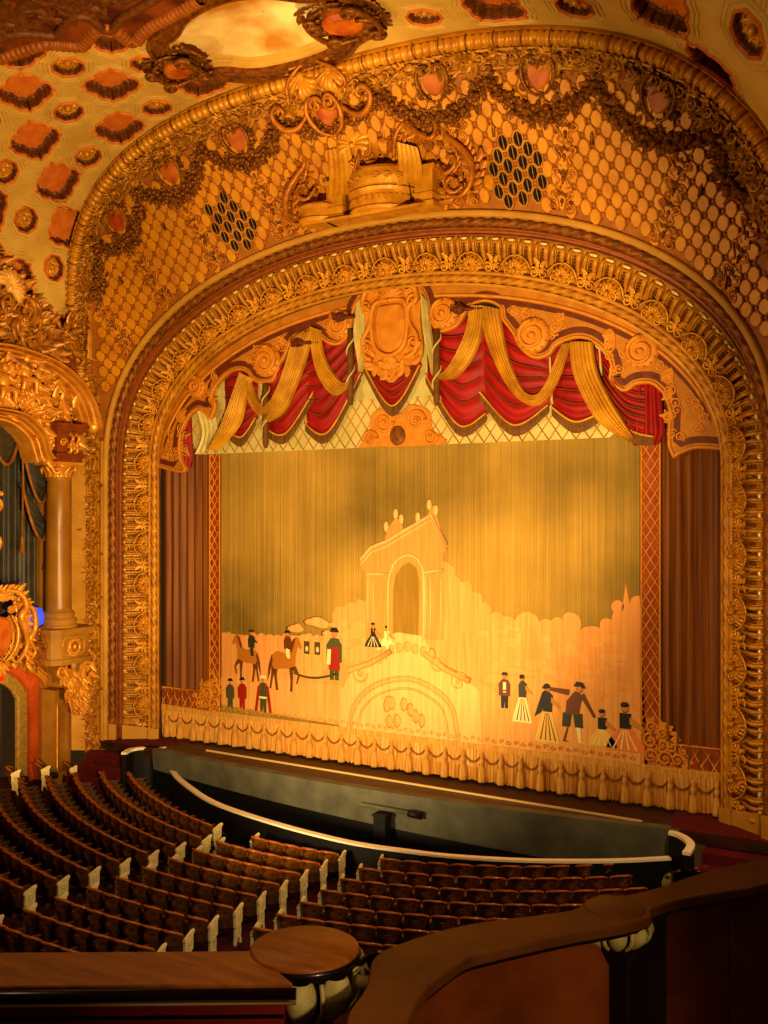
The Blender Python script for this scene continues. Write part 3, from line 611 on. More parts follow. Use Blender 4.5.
for k in range(26):
    x = rnd.uniform(.5, 1.6); y = 1.5 + rnd.random() * .9
    leaf(mb, (x, y, .15 + .2 * rnd.random()), rnd.random() * 6.3, .3, .16, .08, .08, fn=G2)
for k in range(16): leaf(mb, (rnd.uniform(-.3, .3), rnd.uniform(1.0, 1.5), .25), rnd.random() * 6.3, .22, .12, .08, .08, fn=G2)
sub(mb, 'scrollwork', [ORN], nic)
# crown ornament where the garland meets the outer arch
f = wallmap(.4925, .72); o = wall(.4925, .72)[0]
cr = empty('crown_ornament', o, label='large double scroll ornament with red shield at top centre of the wall', cat='ornament')
mb = MB(); heart = [(0, -.36), (.2, -.22), (.30, .05), (.18, .28), (0, .18), (-.18, .28), (-.30, .05), (-.2, -.22)]
prism(mb, resample(heart + heart[:1], 24)[:-1], .05, .22, 0, f, .06); sub(mb, 'shield', [REDSHELL], cr)
mb = MB()
def cs2(pts, w): acanthus(mb, pts, w * 1.1, f)
for s in (-1, 1):
    cs2([(s * .05, -.55, .2), (s * .35, -.35, .25), (s * .48, .1, .3), (s * .30, .45, .3), (s * .1, .35, .3), (s * .2, .22, .3)], .10)
    cs2([(s * .45, .15, .2), (s * .85, -.15, .3), (s * 1.25, -.10, .35), (s * 1.45, .25, .35), (s * 1.25, .48, .35), (s * 1.08, .32, .35), (s * 1.2, .2, .33)], .13)
    for k in range(7): leaf(mb, (s * (.5 + .13 * k), -.05, .2), -PI / 2 + s * .3 * (k - 3), .32, .16, .08, .06, fn=f)
    for k in range(5): leaf(mb, (s * .2, .5 + .06 * k, .2), PI / 2 - s * .4 * k, .35, .18, .1, .1, fn=f)
sub(mb, 'double_scroll', [ORN], cr)
q = fr_at(outm, .4935, .35, .1); f = frame(*q)
o = q[0]; sh = empty('shell_crest', o, label='pair of orange shells with ribbons breaking over the top of the outer arch', cat='ornament')
mb = MB()
for s in (-1, 1): shell(mb, (s * .42, -.2, 0), PI / 2 - s * .2, .62, f, 0, 9, .05, .2, 1.25)
sub(mb, 'twin_shells', [GOLD2], sh); mb = MB()
for s in (-1, 1):
    acanthus(mb, [(s * .1, -.5, .15), (s * .4, -.35, .22), (s * .75, -.1, .25), (s * .85, .2, .25), (s * .65, .3, .25), (s * .55, .12, .25)], .09, f)
    for k in range(6): leaf(mb, (s * .1, -.5, .1), -PI / 2 + s * .35 * k, .5, .2, .1, .1, fn=f)
    scroll(mb, (s * .2, .55, 0), .2, 0, s, .06, .2, f)
sub(mb, 'ribbon_scrolls', [ORN], sh)
# small recessed ring lamp plate on the ledge
mb = MB(); lathe(mb, [(.34, 0), (.36, .04), (.30, .05), (.27, .03), (.2, .04), (.0, .04)], (X0 - .1, -1.45, 0), 24, 0)

# ---------------------------------------------------------------- coffered ceiling
def sv(f): return lambda u, v, h: vault(u, v, h)
BIG = [(.3153, .31), (.3382, 1.2), (.3566, 2.58), (.3849, .80), (.3811, 3.81), (.4091, 2.28), (.4392, .81), (.4022, 4.94), (.4378, 3.82), (.5867, .95), (.6532, 1.5), (.6725, .35), (.3340, 4.1), (.312, 3.1), (.28, 1.95), (.255, .5), (.7010, 3.4)]
SML = [(.2910, .54), (.3122, 1.77), (.3335, 2.89), (.3591, .82), (.3808, 2.40), (.4090, .64), (.4069, 3.60), (.4330, 2.38), (.3564, 4.15), (.5566, .93), (.6186, .93), (.6869, 2.21), (.425, 5.0), (.29, 2.7), (.625, 2.7)]
def quat(r=.66, n=8):   # lobed lozenge
    base = [(0, 1.12), (.10, .98), (.34, .92), (.50, .74), (.56, .58), (.74, .50), (.92, .34), (.98, .10), (1.12, 0)]
    pts = []
    for q in range(4):
        for x, y in base[:-1]:
            a = -q * PI / 2; pts.append((r * (x * math.cos(a) - y * math.sin(a)), r * (x * math.sin(a) + y * math.cos(a))))
    return pts
def octo(r): return [(r * math.cos(PI / 8 + k * PI / 4), r * math.sin(PI / 8 + k * PI / 4)) for k in range(8)]
Q, O8 = [((x - y) * .7071, (x + y) * .7071) for x, y in quat()], octo(.38)
ROTQ = PI / 4
def rot(pts, a): return [(x * math.cos(a) - y * math.sin(a), x * math.sin(a) + y * math.cos(a)) for x, y in pts]
# oval painted panel outline on the vault
ovc = (27.25, 1.85)
OV = [(ovc[0] + x, ovc[1] + y) for x, y in [(-2.35, .25), (-2.1, .95), (-1.55, 1.15), (-.8, 1.6), (.35, 1.8), (1.2, 1.5), (1.75, 1.0), (2.2, .75), (2.35, .1), (2.15, -.55), (1.6, -.8), (.9, -1.3), (-.2, -1.42), (-1.2, -1.25), (-1.75, -.75), (-2.2, -.5)]]
OV = [tuple(p) for p in resample(OV + OV[:1], 56)[:-1]]
def ring_off(pts, d, c):
    A = np.array(pts, float); e = np.roll(A, -1, 0) - np.roll(A, 1, 0); n = np.stack([e[:, 1], -e[:, 0]], 1); n /= np.linalg.norm(n, axis=1)[:, None] + 1e-9
    s = np.sign(((A - np.array(c)) * n).sum()); return A + n * s * d
s0, s1, d1 = LOUT * .235, LOUT * .77, 9.5
loops = [OV]; cof = []
for k, (a, d) in enumerate(BIG): lp = [(a * LOUT + x, d + y) for x, y in Q]; cof.append(('big', (a * LOUT, d), lp))
for k, (a, d) in enumerate(SML): lp = [(a * LOUT + x, d + y) for x, y in O8]; cof.append(('small', (a * LOUT, d), lp))
PT = []; ED = []
def addloop(lp):
    b = len(PT); PT.extend(Vector(p) for p in lp); ED.extend((b + i, b + (i + 1) % len(lp)) for i in range(len(lp)))
addloop(OV)
def inside(p, lp):
    c = False; n = len(lp)
    for i in range(n):
        x0, y0 = lp[i]; x1, y1 = lp[(i + 1) % n]
        if (y0 > p[1]) != (y1 > p[1]) and p[0] < (x1 - x0) * (p[1] - y0) / (y1 - y0) + x0: c = not c
    return c
cof = [c for c in cof if all(s0 < p[0] < s1 and p[1] < d1 for p in c[2])]
def ok(c):
    far = max(math.hypot(p[0] - c[1][0], p[1] - c[1][1]) for p in c[2])
    return all(math.hypot(p[0] - c[1][0], p[1] - c[1][1]) > far * 1.02 for p in OV)
cof = [c for c in cof if ok(c)]
for c in cof: addloop(c[2])
dm = -.15
addloop([(x, dm) for x in np.linspace(s0, s1, 150)[:-1]] + [(s1, y) for y in np.linspace(dm, d1, 20)[:-1]] + [(x, d1) for x in np.linspace(s1, s0, 150)[:-1]] + [(s0, y) for y in np.linspace(d1, dm, 20)[:-1]])
xs = np.arange(s0 + .3, s1 - .1, .35); ys = np.arange(dm + .3, d1 - .1, .5)
for x in xs:
    for y in ys: PT.append(Vector((x, y)))
r = delaunay_2d_cdt(PT, ED, [], 0, 1e-5)
vv = [(p.x, p.y) for p in r[0]]
mb = MB(); F = []
for t in r[2]:
    cx = sum(vv[i][0] for i in t) / 3; cy = sum(vv[i][1] for i in t) / 3
    if not (s0 < cx < s1 and dm < cy < d1): continue
    if inside((cx, cy), OV) or any(abs(cx - c[1][0]) < .8 and abs(cy - c[1][1]) < .8 and inside((cx, cy), c[2]) for c in cof): continue
    F.append(tuple(t))
A = np.array(vv); mb.add(vault(A[:, 0], A[:, 1]), F, 0, True)
ceil = mb.build('ceiling', [CREAMP], kind='structure')
for side, (a, bb) in (('right', (.769, 1 - AO * .6)),):
    mb = MB(); ss = np.linspace(a * LOUT, bb * LOUT, 60)
    dmax = 9.5 if side == 'left' else 1.6
    if side == 'left': ss = np.linspace(.155 * LOUT, bb * LOUT, 40)
    grid(mb, np.stack([vault(ss, np.full(60 if side != 'left' else 40, d)) for d in np.linspace(-.15, dmax, 8)], 1), 0, True)
    mb.build('wall_' + side, [CREAMP], kind='structure')
def wallring(lp, h0, h1, m, mb, sm=False):
    A = np.array(lp); n = len(A)
    P = np.stack([vault(A[:, 0], A[:, 1], h) for h in (h0, h1)], 1); grid(mb, P, m, sm, True)
COFL = []
for kind, c, lp in cof:
    big = kind == 'big'; dep = -.30 if big else -.20
    nm = 'lobed_coffer' if big else 'octagonal_coffer'; e = empty(nm, vault(c[0], c[1])[0]); big_i = 0 if big else 1
    row = 'nearest the outer arch' if c[1] < 1.6 else ('in the second row from the arch' if c[1] < 3.3 else 'in the third row from the arch' if c[1] < 4.6 else 'far back from the arch')
    sd = 'left' if c[0] < 27 else 'right'
    tag(e, None, 'coffer', 'lobed coffers in the ceiling' if big else 'octagonal coffers in the ceiling'); COFL.append((float(c[0]), sd, row, e))
    mb = MB(); dense = lp if not big else [tuple(p) for p in lp]
    n = len(lp); seg = []
    for i in range(n):   # scalloped side walls
        p0, p1 = np.array(lp[i]), np.array(lp[(i + 1) % n])
        m_ = 2 if big else 4
        for k in range(m_): seg.append(tuple(p0 + (p1 - p0) * k / m_))
    A = np.array(seg); cc = np.array(c); w = np.array([.93 if i % 2 else .985 for i in range(len(seg))])[:, None]
    B = cc + (A - cc) * w
    P = np.stack([vault(A[:, 0], A[:, 1], 0), vault(B[:, 0], B[:, 1], -.05), vault(B[:, 0], B[:, 1], dep + .06), vault(*(cc + (B - cc) * .90).T, dep + .02)], 1)
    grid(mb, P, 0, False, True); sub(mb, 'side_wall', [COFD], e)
    mb = MB(); s = .95
    outl = [tuple(cc + (np.array(p) - cc) * s) for p in lp]
    prism(mb, outl, dep - .02, dep, 0, lambda u, v, h: vault(u, v, h)); sub(mb, 'back_panel', [COFO], e)
    mb = MB()   # raised frames around the opening
    for off, h, w_ in ((.03, .03, .035), (.16, .015, .02), (.26, .012, .015)):
        R_ = ring_off(lp, off, c); n2 = len(R_); P = []
        I_ = ring_off(lp, off - w_, c); J_ = ring_off(lp, off + w_, c)
        P = np.stack([vault(I_[:, 0], I_[:, 1], -.005), vault(R_[:, 0], R_[:, 1], h * 1.6), vault(J_[:, 0], J_[:, 1], -.005)], 1)
        grid(mb, P, 0 if off < .1 else 1, False, True)
    sub(mb, 'rim_moulding', [COFO, CREAMP], e)
    mb = MB(); q0 = c
    f = lambda u, v, h, q0=q0, dep=dep: vault(q0[0] + u, q0[1] + v, dep + h)
    if big:
        for k in range(4):
            a = k * PI / 2
            for s_ in (-1, 1): scroll(mb, (.40 * math.cos(a + s_ * .22), .40 * math.sin(a + s_ * .22), 0), .07, a, s_, .018, .03, f)
    else:
        for k in range(8): leaf(mb, (0, 0, .03), k * PI / 4, .25, .14, .05, .06, fn=f)
        blob(mb, (0, 0, .10), (.10, .10, .09), fn=f); ph = [(.27 * math.cos(x), .27 * math.sin(x), .03) for x in np.linspace(0, 2 * PI, 24, endpoint=False)]; tube(mb, ph, .03, 6, closed=True, fn=f)
    sub(mb, 'rosette' if not big else 'corner_scrolls', [GOLD2 if not big else COFO], e)
seen = {}
for s, sd, row, e in sorted(COFL, key=lambda q: q[0]):
    big = e.name.startswith('lobed')
    k = (sd, row, big); seen[k] = seen.get(k, 0) + 1
    e['label'] = '%s ceiling coffer %s, %s from the %s' % ('large lobed' if big else 'small octagonal', row, ORD[seen[k] - 1], sd)
# big painted oval
ov = empty('painted_ceiling_oval', vault(*ovc)[0], label='large oval ceiling panel with painted sky inside a gilt lobed frame', cat='ceiling painting')
mb = MB()
for h0, h1, w0, w1, mi in ((0, -.08, .0, .0, 0), (-.08, -.09, .0, -.06, 0), (-.09, -.15, -.06, -.07, 0), (-.15, -.16, -.07, -.13, 0), (-.16, -.24, -.13, -.15, 0)):
    A = ring_off(OV, w0, ovc); B = ring_off(OV, w1, ovc)
    grid(mb, np.stack([vault(A[:, 0], A[:, 1], h0), vault(B[:, 0], B[:, 1], h1)], 1), 0, False, True)
sub(mb, 'inner_frame', [CREAMP], ov)
mb = MB(); inner = ring_off(OV, -.13, ovc)
grid(mb, np.stack([vault(*(np.array(ovc) + (inner - np.array(ovc)) * q).T, -.22 - .35 * (1 - q * q)) for q in (1., .8, .6, .4, .2, .01)], 1), 0, True, True)
MURAL = mat('mural_sky_paint', (196, 136, 60), (250, 224, 160), .7, .8, contrast=.3, detail=7)
sub(mb, 'painted_sky', [MURAL], ov)
mb = MB(); OUTL = ring_off(OV, .28, ovc)
for (i0, i1, hh) in ((.0, .06, .12), (.06, .40, .05), (.40, .5, .16)):
    A = ring_off(OV, i0, ovc); B = ring_off(OV, i1, ovc)
    grid(mb, np.stack([vault(A[:, 0], A[:, 1], -.01), vault(A[:, 0], A[:, 1], hh), vault(B[:, 0], B[:, 1], hh), vault(B[:, 0], B[:, 1], -.01)], 1), 0, False, True)
sub(mb, 'outer_frame', [GOLDD], ov)
mb = MB()
for k in range(len(OUTL)):
    p = OUTL[k]; f = lambda u, v, h, p=p: vault(p[0] + u, p[1] + v, .05 + h)
    an = math.atan2(p[1] - ovc[1], p[0] - ovc[0])
    leaf(mb, (0, 0, .0), an + PI / 2, .3, .16, .02, .02, fn=f)
sub(mb, 'frame_foliage', [COFD], ov, kind='stuff')
for nm, px, lab in (('left', (24.75, 2.0), 'winged mask ornament over the left corner of the ceiling oval'), ('right', (29.45, 1.85), 'dark mask and scroll ornament over the right end of the ceiling oval')):
    f = lambda u, v, h, p=px: vault(p[0] + u, p[1] + v, .1 + h)
    e = empty('scroll_boss', vault(*px)[0], label=lab, cat='ornament'); mb = MB(); k0 = 1.25 if nm == 'right' else .9
    prism(mb, [(.42 * k0 * math.cos(t), .36 * k0 * math.sin(t)) for t in np.linspace(0, 2 * PI, 20)[:-1]], 0, .22, 0, f, .08); sub(mb, 'shield', [REDSHELL], e)
    mb = MB()
    for s in (-1, 1):
        for q in (0, 1):
            acanthus(mb, [(s * .1, -.6 * k0 + q * 1.2 * k0, .15), (s * .5 * k0, -.45 * k0 + q * .9 * k0, .22), (s * .62 * k0, 0, .24), (s * .38 * k0, .2, .24)], .12, f, n=22)
        scroll(mb, (s * .5, .45 * k0, 0), .2, 0, s, .07, .28, f); scroll(mb, (s * .55, -.4 * k0, 0), .2, 0, -s, .07, .28, f)
    for k in range(26): leaf(mb, (.42 * k0 * math.cos(k), .42 * k0 * math.sin(k), .2), k * 1.0 + .8, .3 * k0, .2, .06, .05, fn=f)
    sub(mb, 'foliage', [ORND], e)
mb = MB()   # console scroll at lower left corner of the oval
# ribbed ring moulding of the next ceiling panel
RG = [tuple(p) for p in resample(D['ring'], 260)]
A = np.array(RG)
e = empty('ceiling_ring', vault(*RG[100])[0], label='ribbed curved moulding edging the dark painted ceiling field, top left', cat='moulding')
mb = MB(); C0_ = vault(A[:, 0], A[:, 1], .12); T = np.gradient(C0_, axis=0); T /= np.linalg.norm(T, axis=1)[:, None]; Nn = (vault(A[:, 0], A[:, 1], .22) - C0_) / .1; B = np.cross(T, Nn)
rr = .17 * (1 + .18 * np.abs(np.sin(np.arange(260) * PI / 5)) - .1)
grid(mb, np.stack([C0_ + (Nn * math.cos(2 * PI * j / 8) + B * math.sin(2 * PI * j / 8)) * rr[:, None] for j in range(8)], 1), 0, True, False, True)
sub(mb, 'ribbed_moulding', [mat('brown_ribbed_gilding', (150, 82, 34), (176, 104, 44), 5, .5, .1)], e)
mb = MB(); rows = []
for q in np.linspace(0, 1, 9):
    rows.append(vault(A[:, 0] + q * .0, A[:, 1] + q * (9.3 - A[:, 1]), .16))
grid(mb, np.stack(rows, 1), 0, True)
FIELD = mat('dark_red_ceiling_field', (92, 40, 14), (150, 78, 30), 1.4, .6, .1, .6, 6, contrast=.2)
sub(mb, 'painted_field', [FIELD], e)
mb = MB(); R2 = np.array([(x + .0, y + .75) for x, y in D['ring']]); R2 = resample(R2, 160)
tube(mb, vault(R2[:, 0], R2[:, 1], .2), .11, 6); rr_ = random.Random(3)
for k in range(170):
    p = R2[rr_.randrange(160)]; f = lambda u, v, h, p=p: vault(p[0] + u, p[1] + v, .16 + h)
    leaf(mb, (rr_.uniform(-.4, .4), rr_.uniform(.25, 1.4), -.02), rr_.random() * 6.3, .45, .22, .03, .03, fn=f)
sub(mb, 'leaf_relief', [COFD], e, kind='stuff')

# ---------------------------------------------------------------- front curtain
YC = .12
def cf(y0): return lambda u, v, h: np.stack([np.asarray(u, float), y0 - np.asarray(h, float), np.asarray(v, float)], -1)
CF = cf(YC)
CLOTH = mat('curtain_gold_cloth', (196, 134, 52), (214, 154, 70), 3, .75, 0, .3, 40)
BORD = mat('border_red_ochre', (150, 62, 18), (172, 82, 28), 5, .7, 0, .3, 40)
BORDG = mat('border_gold_applique', (224, 156, 66), (206, 136, 52), 5, .6, 0, .3, 40)
PLEAT = mat('pleated_russet_satin', (116, 62, 14), (156, 96, 24), 1.5, .6, 0, 0, stretch=(8, 1, .2))
FRINGE = mat('bullion_fringe', (242, 190, 112), (204, 140, 70), 4, .6, 0, .6, 60, stretch=(8, 8, .3))
CORD = mat('dark_cord', (136, 82, 28), (160, 100, 38), 10, .6)
def sky_mat():
    m = mat('painted_sky_cloth', (132, 106, 50), (222, 178, 100), .2, .8, 0, 0, contrast=.40, detail=5)
    nt = m.node_tree; N = nt.nodes; L = nt.links; b = N['Principled BSDF']
    src = b.inputs['Base Color'].links[0].from_socket
    tc = N.new('ShaderNodeTexCoord'); mpn = N.new('ShaderNodeMapping'); mpn.inputs['Scale'].default_value = (20, 1, .10); L.new(tc.outputs['Object'], mpn.inputs['Vector'])
    nz = N.new('ShaderNodeTexNoise'); nz.inputs['Scale'].default_value = 2.2; nz.inputs['Detail'].default_value = 5; L.new(mpn.outputs[0], nz.inputs['Vector'])
    r = N.new('ShaderNodeValToRGB'); r.color_ramp.elements[0].position = .35; r.color_ramp.elements[1].position = .62
    r.color_ramp.elements[0].color = (.34, .34, .22, 1); r.color_ramp.elements[1].color = (1, 1, 1, 1); L.new(nz.outputs['Fac'], r.inputs['Fac'])
    mx = N.new('ShaderNodeMix'); mx.data_type = 'RGBA'; mx.blend_type = 'MULTIPLY'; mx.inputs['Factor'].default_value = .5
    L.new(src, mx.inputs['A']); L.new(r.outputs[0], mx.inputs['B']); L.new(mx.outputs['Result'], b.inputs['Base Color'])
    bp = N.new('ShaderNodeBump'); bp.inputs['Strength'].default_value = .5; bp.inputs['Distance'].default_value = .03; L.new(nz.outputs['Fac'], bp.inputs['Height']); L.new(bp.outputs[0], b.inputs['Normal'])
    return m
SKY = sky_mat()
cur = empty('stage_curtain', (0, YC, 0), label='golden painted stage curtain with landscape scene, lattice borders and tasselled fringe', cat='curtain')
XL, XR = -8.75, 8.75; PL, PR = -6.83, 7.15; IL, IR = -6.36, 6.62; TOP = 12.2
cu = lambda mb, n, m, **k: sub(mb, n, m, cur, **k)
def streaky(c1, c2, nm): return mat(nm, c1, c2, 2.0, .8, 0, .35, 9, stretch=(7, 1, .35), contrast=.5)
mb = MB(); xs = np.linspace(IL, IR, 620)
rr = random.Random(5); dsp = np.array([rr.uniform(-.008, .008) for _ in xs])
grid(mb, np.stack([np.stack([xs, YC + dsp, np.full(620, z)], 1) for z in np.linspace(.9, 10.0, 6)], 1), 0, True)
cu(mb, 'painted_sky', [SKY])
# landscape applique, traced outlines, a few millimetres of cloth and paint each
LAND = streaky((238, 176, 118), (222, 150, 92), 'painted_landscape'); HAZE = streaky((242, 184, 120), (224, 156, 98), 'painted_foreground')
TEMP = streaky((232, 164, 104), (214, 142, 84), 'painted_temple'); TEMPD = streaky((176, 138, 66), (150, 112, 50), 'painted_opening'); PALE = streaky((244, 198, 138), (228, 172, 112), 'painted_pale_cloud')
C_ = D['curtain']
def app(pts, h0, h1, m, name, smooth=0, cld=0):
    pts = [tuple(p) for p in pts]
    if cld:   # cloud scallops
        r = random.Random(int(abs(pts[0][0]) * 100)); q = []
        for i in range(len(pts) - 1):
            a, b = np.array(pts[i]), np.array(pts[i + 1]); L = np.linalg.norm(b - a)
            if L > 2.5 or abs(b - a)[1] > 4 * abs(b - a)[0]: q.append(tuple(a)); continue
            n = max(1, int(L / r.choice((.16, .28, .5, .9)))); nn = np.array([-(b - a)[1], (b - a)[0]]) / (L + 1e-6); nn *= 1 if nn[1] > 0 else -1
            for k in range(n):
                hh = L / n * r.uniform(.06, .42)
                for t in (0, .15, .35, .5, .65, .85): q.append(tuple(a + (b - a) * (k + t) / n + nn * hh * math.sin(PI * t) ** .6))
        pts = q + [pts[-1]]
    mb = MB(); prism(mb, pts, h0, h1, 0, CF, .004); return cu(mb, name, [m])
app(C_['ground'], 0, .02, LAND, 'painted_landscape', cld=1)
temple = app(C_['temple'], .0, .028, TEMP, 'painted_temple')
mb = MB(); prism(mb, C_['temple_open'], .028, .034, 0, CF); sub(mb, 'painted_opening', [TEMPD], temple)
mb = MB()
def relief(pts, w, h=.035, k=5): tube(mb, [(x, z, h) for x, z in pts], w, k, fn=CF)
tl = C_['temple']; relief(C_['tl'], .05, .03); relief([(p[0], p[1] - .14) for p in C_['tl']], .03, .03)
relief([(-1.1, 5.42), (-.35, 5.42)], .045, .03); relief([(.68, 5.5), (1.3, 5.6)], .045, .03)
for x, z in ((-.5, 6.75), (-.2, 7.1), (-.02, 6.95), (.85, 7.35), (1.05, 7.2), (.5, 7.0)): blob(mb, (x, z, .015), (.08, .17, .02), fn=CF)
for dx in (-1.08, -.9, -.42, .74, .9, 1.22): relief([(dx, 3.8), (dx, 5.4)], .03, .028)
relief(resample(C_['temple_arch'], 40), .045, .03)
sub(mb, 'temple_relief', [PALE], temple)
app(C_['haze'], .02, .032, HAZE, 'painted_foreground', cld=1)
fo = app(C_['fountain'], .03, .045, PALE, 'painted_fountain')
mb = MB(); fa = resample(C_['fount_arch'], 40)
for d_ in (0, .22, .32): relief(offset2(fa, d_), .035, .05)
fc = C_['fount_arch'][3]
for k in range(60):
    t = PI * rnd.random(); r_ = 1.15 + .25 * rnd.random()
    leaf(mb, (fc[0] + r_ * 1.1 * math.cos(t), fc[1] - 1.1 + r_ * math.sin(t), .035), rnd.random() * 6.3, .2, .12, .01, .02, fn=CF)
for s in (-1, 1):
    scroll(mb, (fc[0] + s * 1.55, fc[1] + .3, 0), .28, 0, s, .04, .045, CF); scroll(mb, (fc[0] + s * .9, fc[1] + .75, 0), .22, 0, -s, .04, .045, CF)
    relief([(fc[0] + s * 1.9, fc[1] + .35), (fc[0] + s * 1.2, fc[1] + .6), (fc[0] + s * .5, fc[1] + 1.0)], .09, .04)
for k in range(7): blob(mb, (fc[0] + (k - 3) * .25, fc[1] + 1.15 - .05 * abs(k - 3), .04), (.13, .16, .03), fn=CF)
for k in range(9): blob(mb, (fc[0] + rnd.uniform(-.7, .7), fc[1] - .9 + rnd.uniform(-.1, .5), .045), (.12, .2, .03), fn=CF)
sub(mb, 'fountain_relief', [HAZE], fo)
mb = MB()   # trees and rocks in the distance as soft relief
for k in range(130):
    x = rnd.uniform(2.2, 6.3) if k % 2 else rnd.uniform(-3.6, -1.2); z = rnd.uniform(2.4, 4.2) if k % 2 else rnd.uniform(2.9, 4.0)
    blob(mb, (x, z, .018), (rnd.uniform(.1, .35), rnd.uniform(.06, .16), .005), nu=11, nv=5, fn=CF)
cu(mb, 'painted_foliage', [HAZE], kind='stuff')
ca = C_['carriage']; cc = np.mean(ca, axis=0)
mb = MB(); prism(mb, resample(ca + ca[:1], 30)[:-1], .032, .045, 0, CF, .004)
for dx in (-.15, .22): prism(mb, [(cc[0] + dx - .1, cc[1] + .05), (cc[0] + dx + .1, cc[1] + .05), (cc[0] + dx + .1, cc[1] + .42), (cc[0] + dx - .1, cc[1] + .42)], .045, .05, 1, CF); blob(mb, (cc[0] + dx, cc[1] + .2, .05), (.06, .09, .01), 2, CF)
tube(mb, [(x, cc[1] - .45 - .18 * math.cos((x - cc[0]) * 1.8), .045) for x in np.linspace(cc[0] - .6, cc[0] + .9, 10)], .035, 5, 1, fn=CF)
carr = cu(mb, 'painted_carriage', [HAZE, mat('carriage_olive', (96, 84, 40)), mat('pale_face', (240, 200, 140))])
INK = {k: mat('paint_' + k, v) for k, v in dict(black=(44, 34, 20), green=(92, 92, 52), red=(170, 44, 20), white=(244, 222, 160), skin=(206, 140, 80), brown=(120, 66, 26), horse=(190, 122, 50), horsed=(120, 74, 30), yellow=(238, 190, 104), pink=(232, 140, 84), dkgreen=(66, 62, 36)).items()}
KI = list(INK); KM = [INK[k] for k in KI]
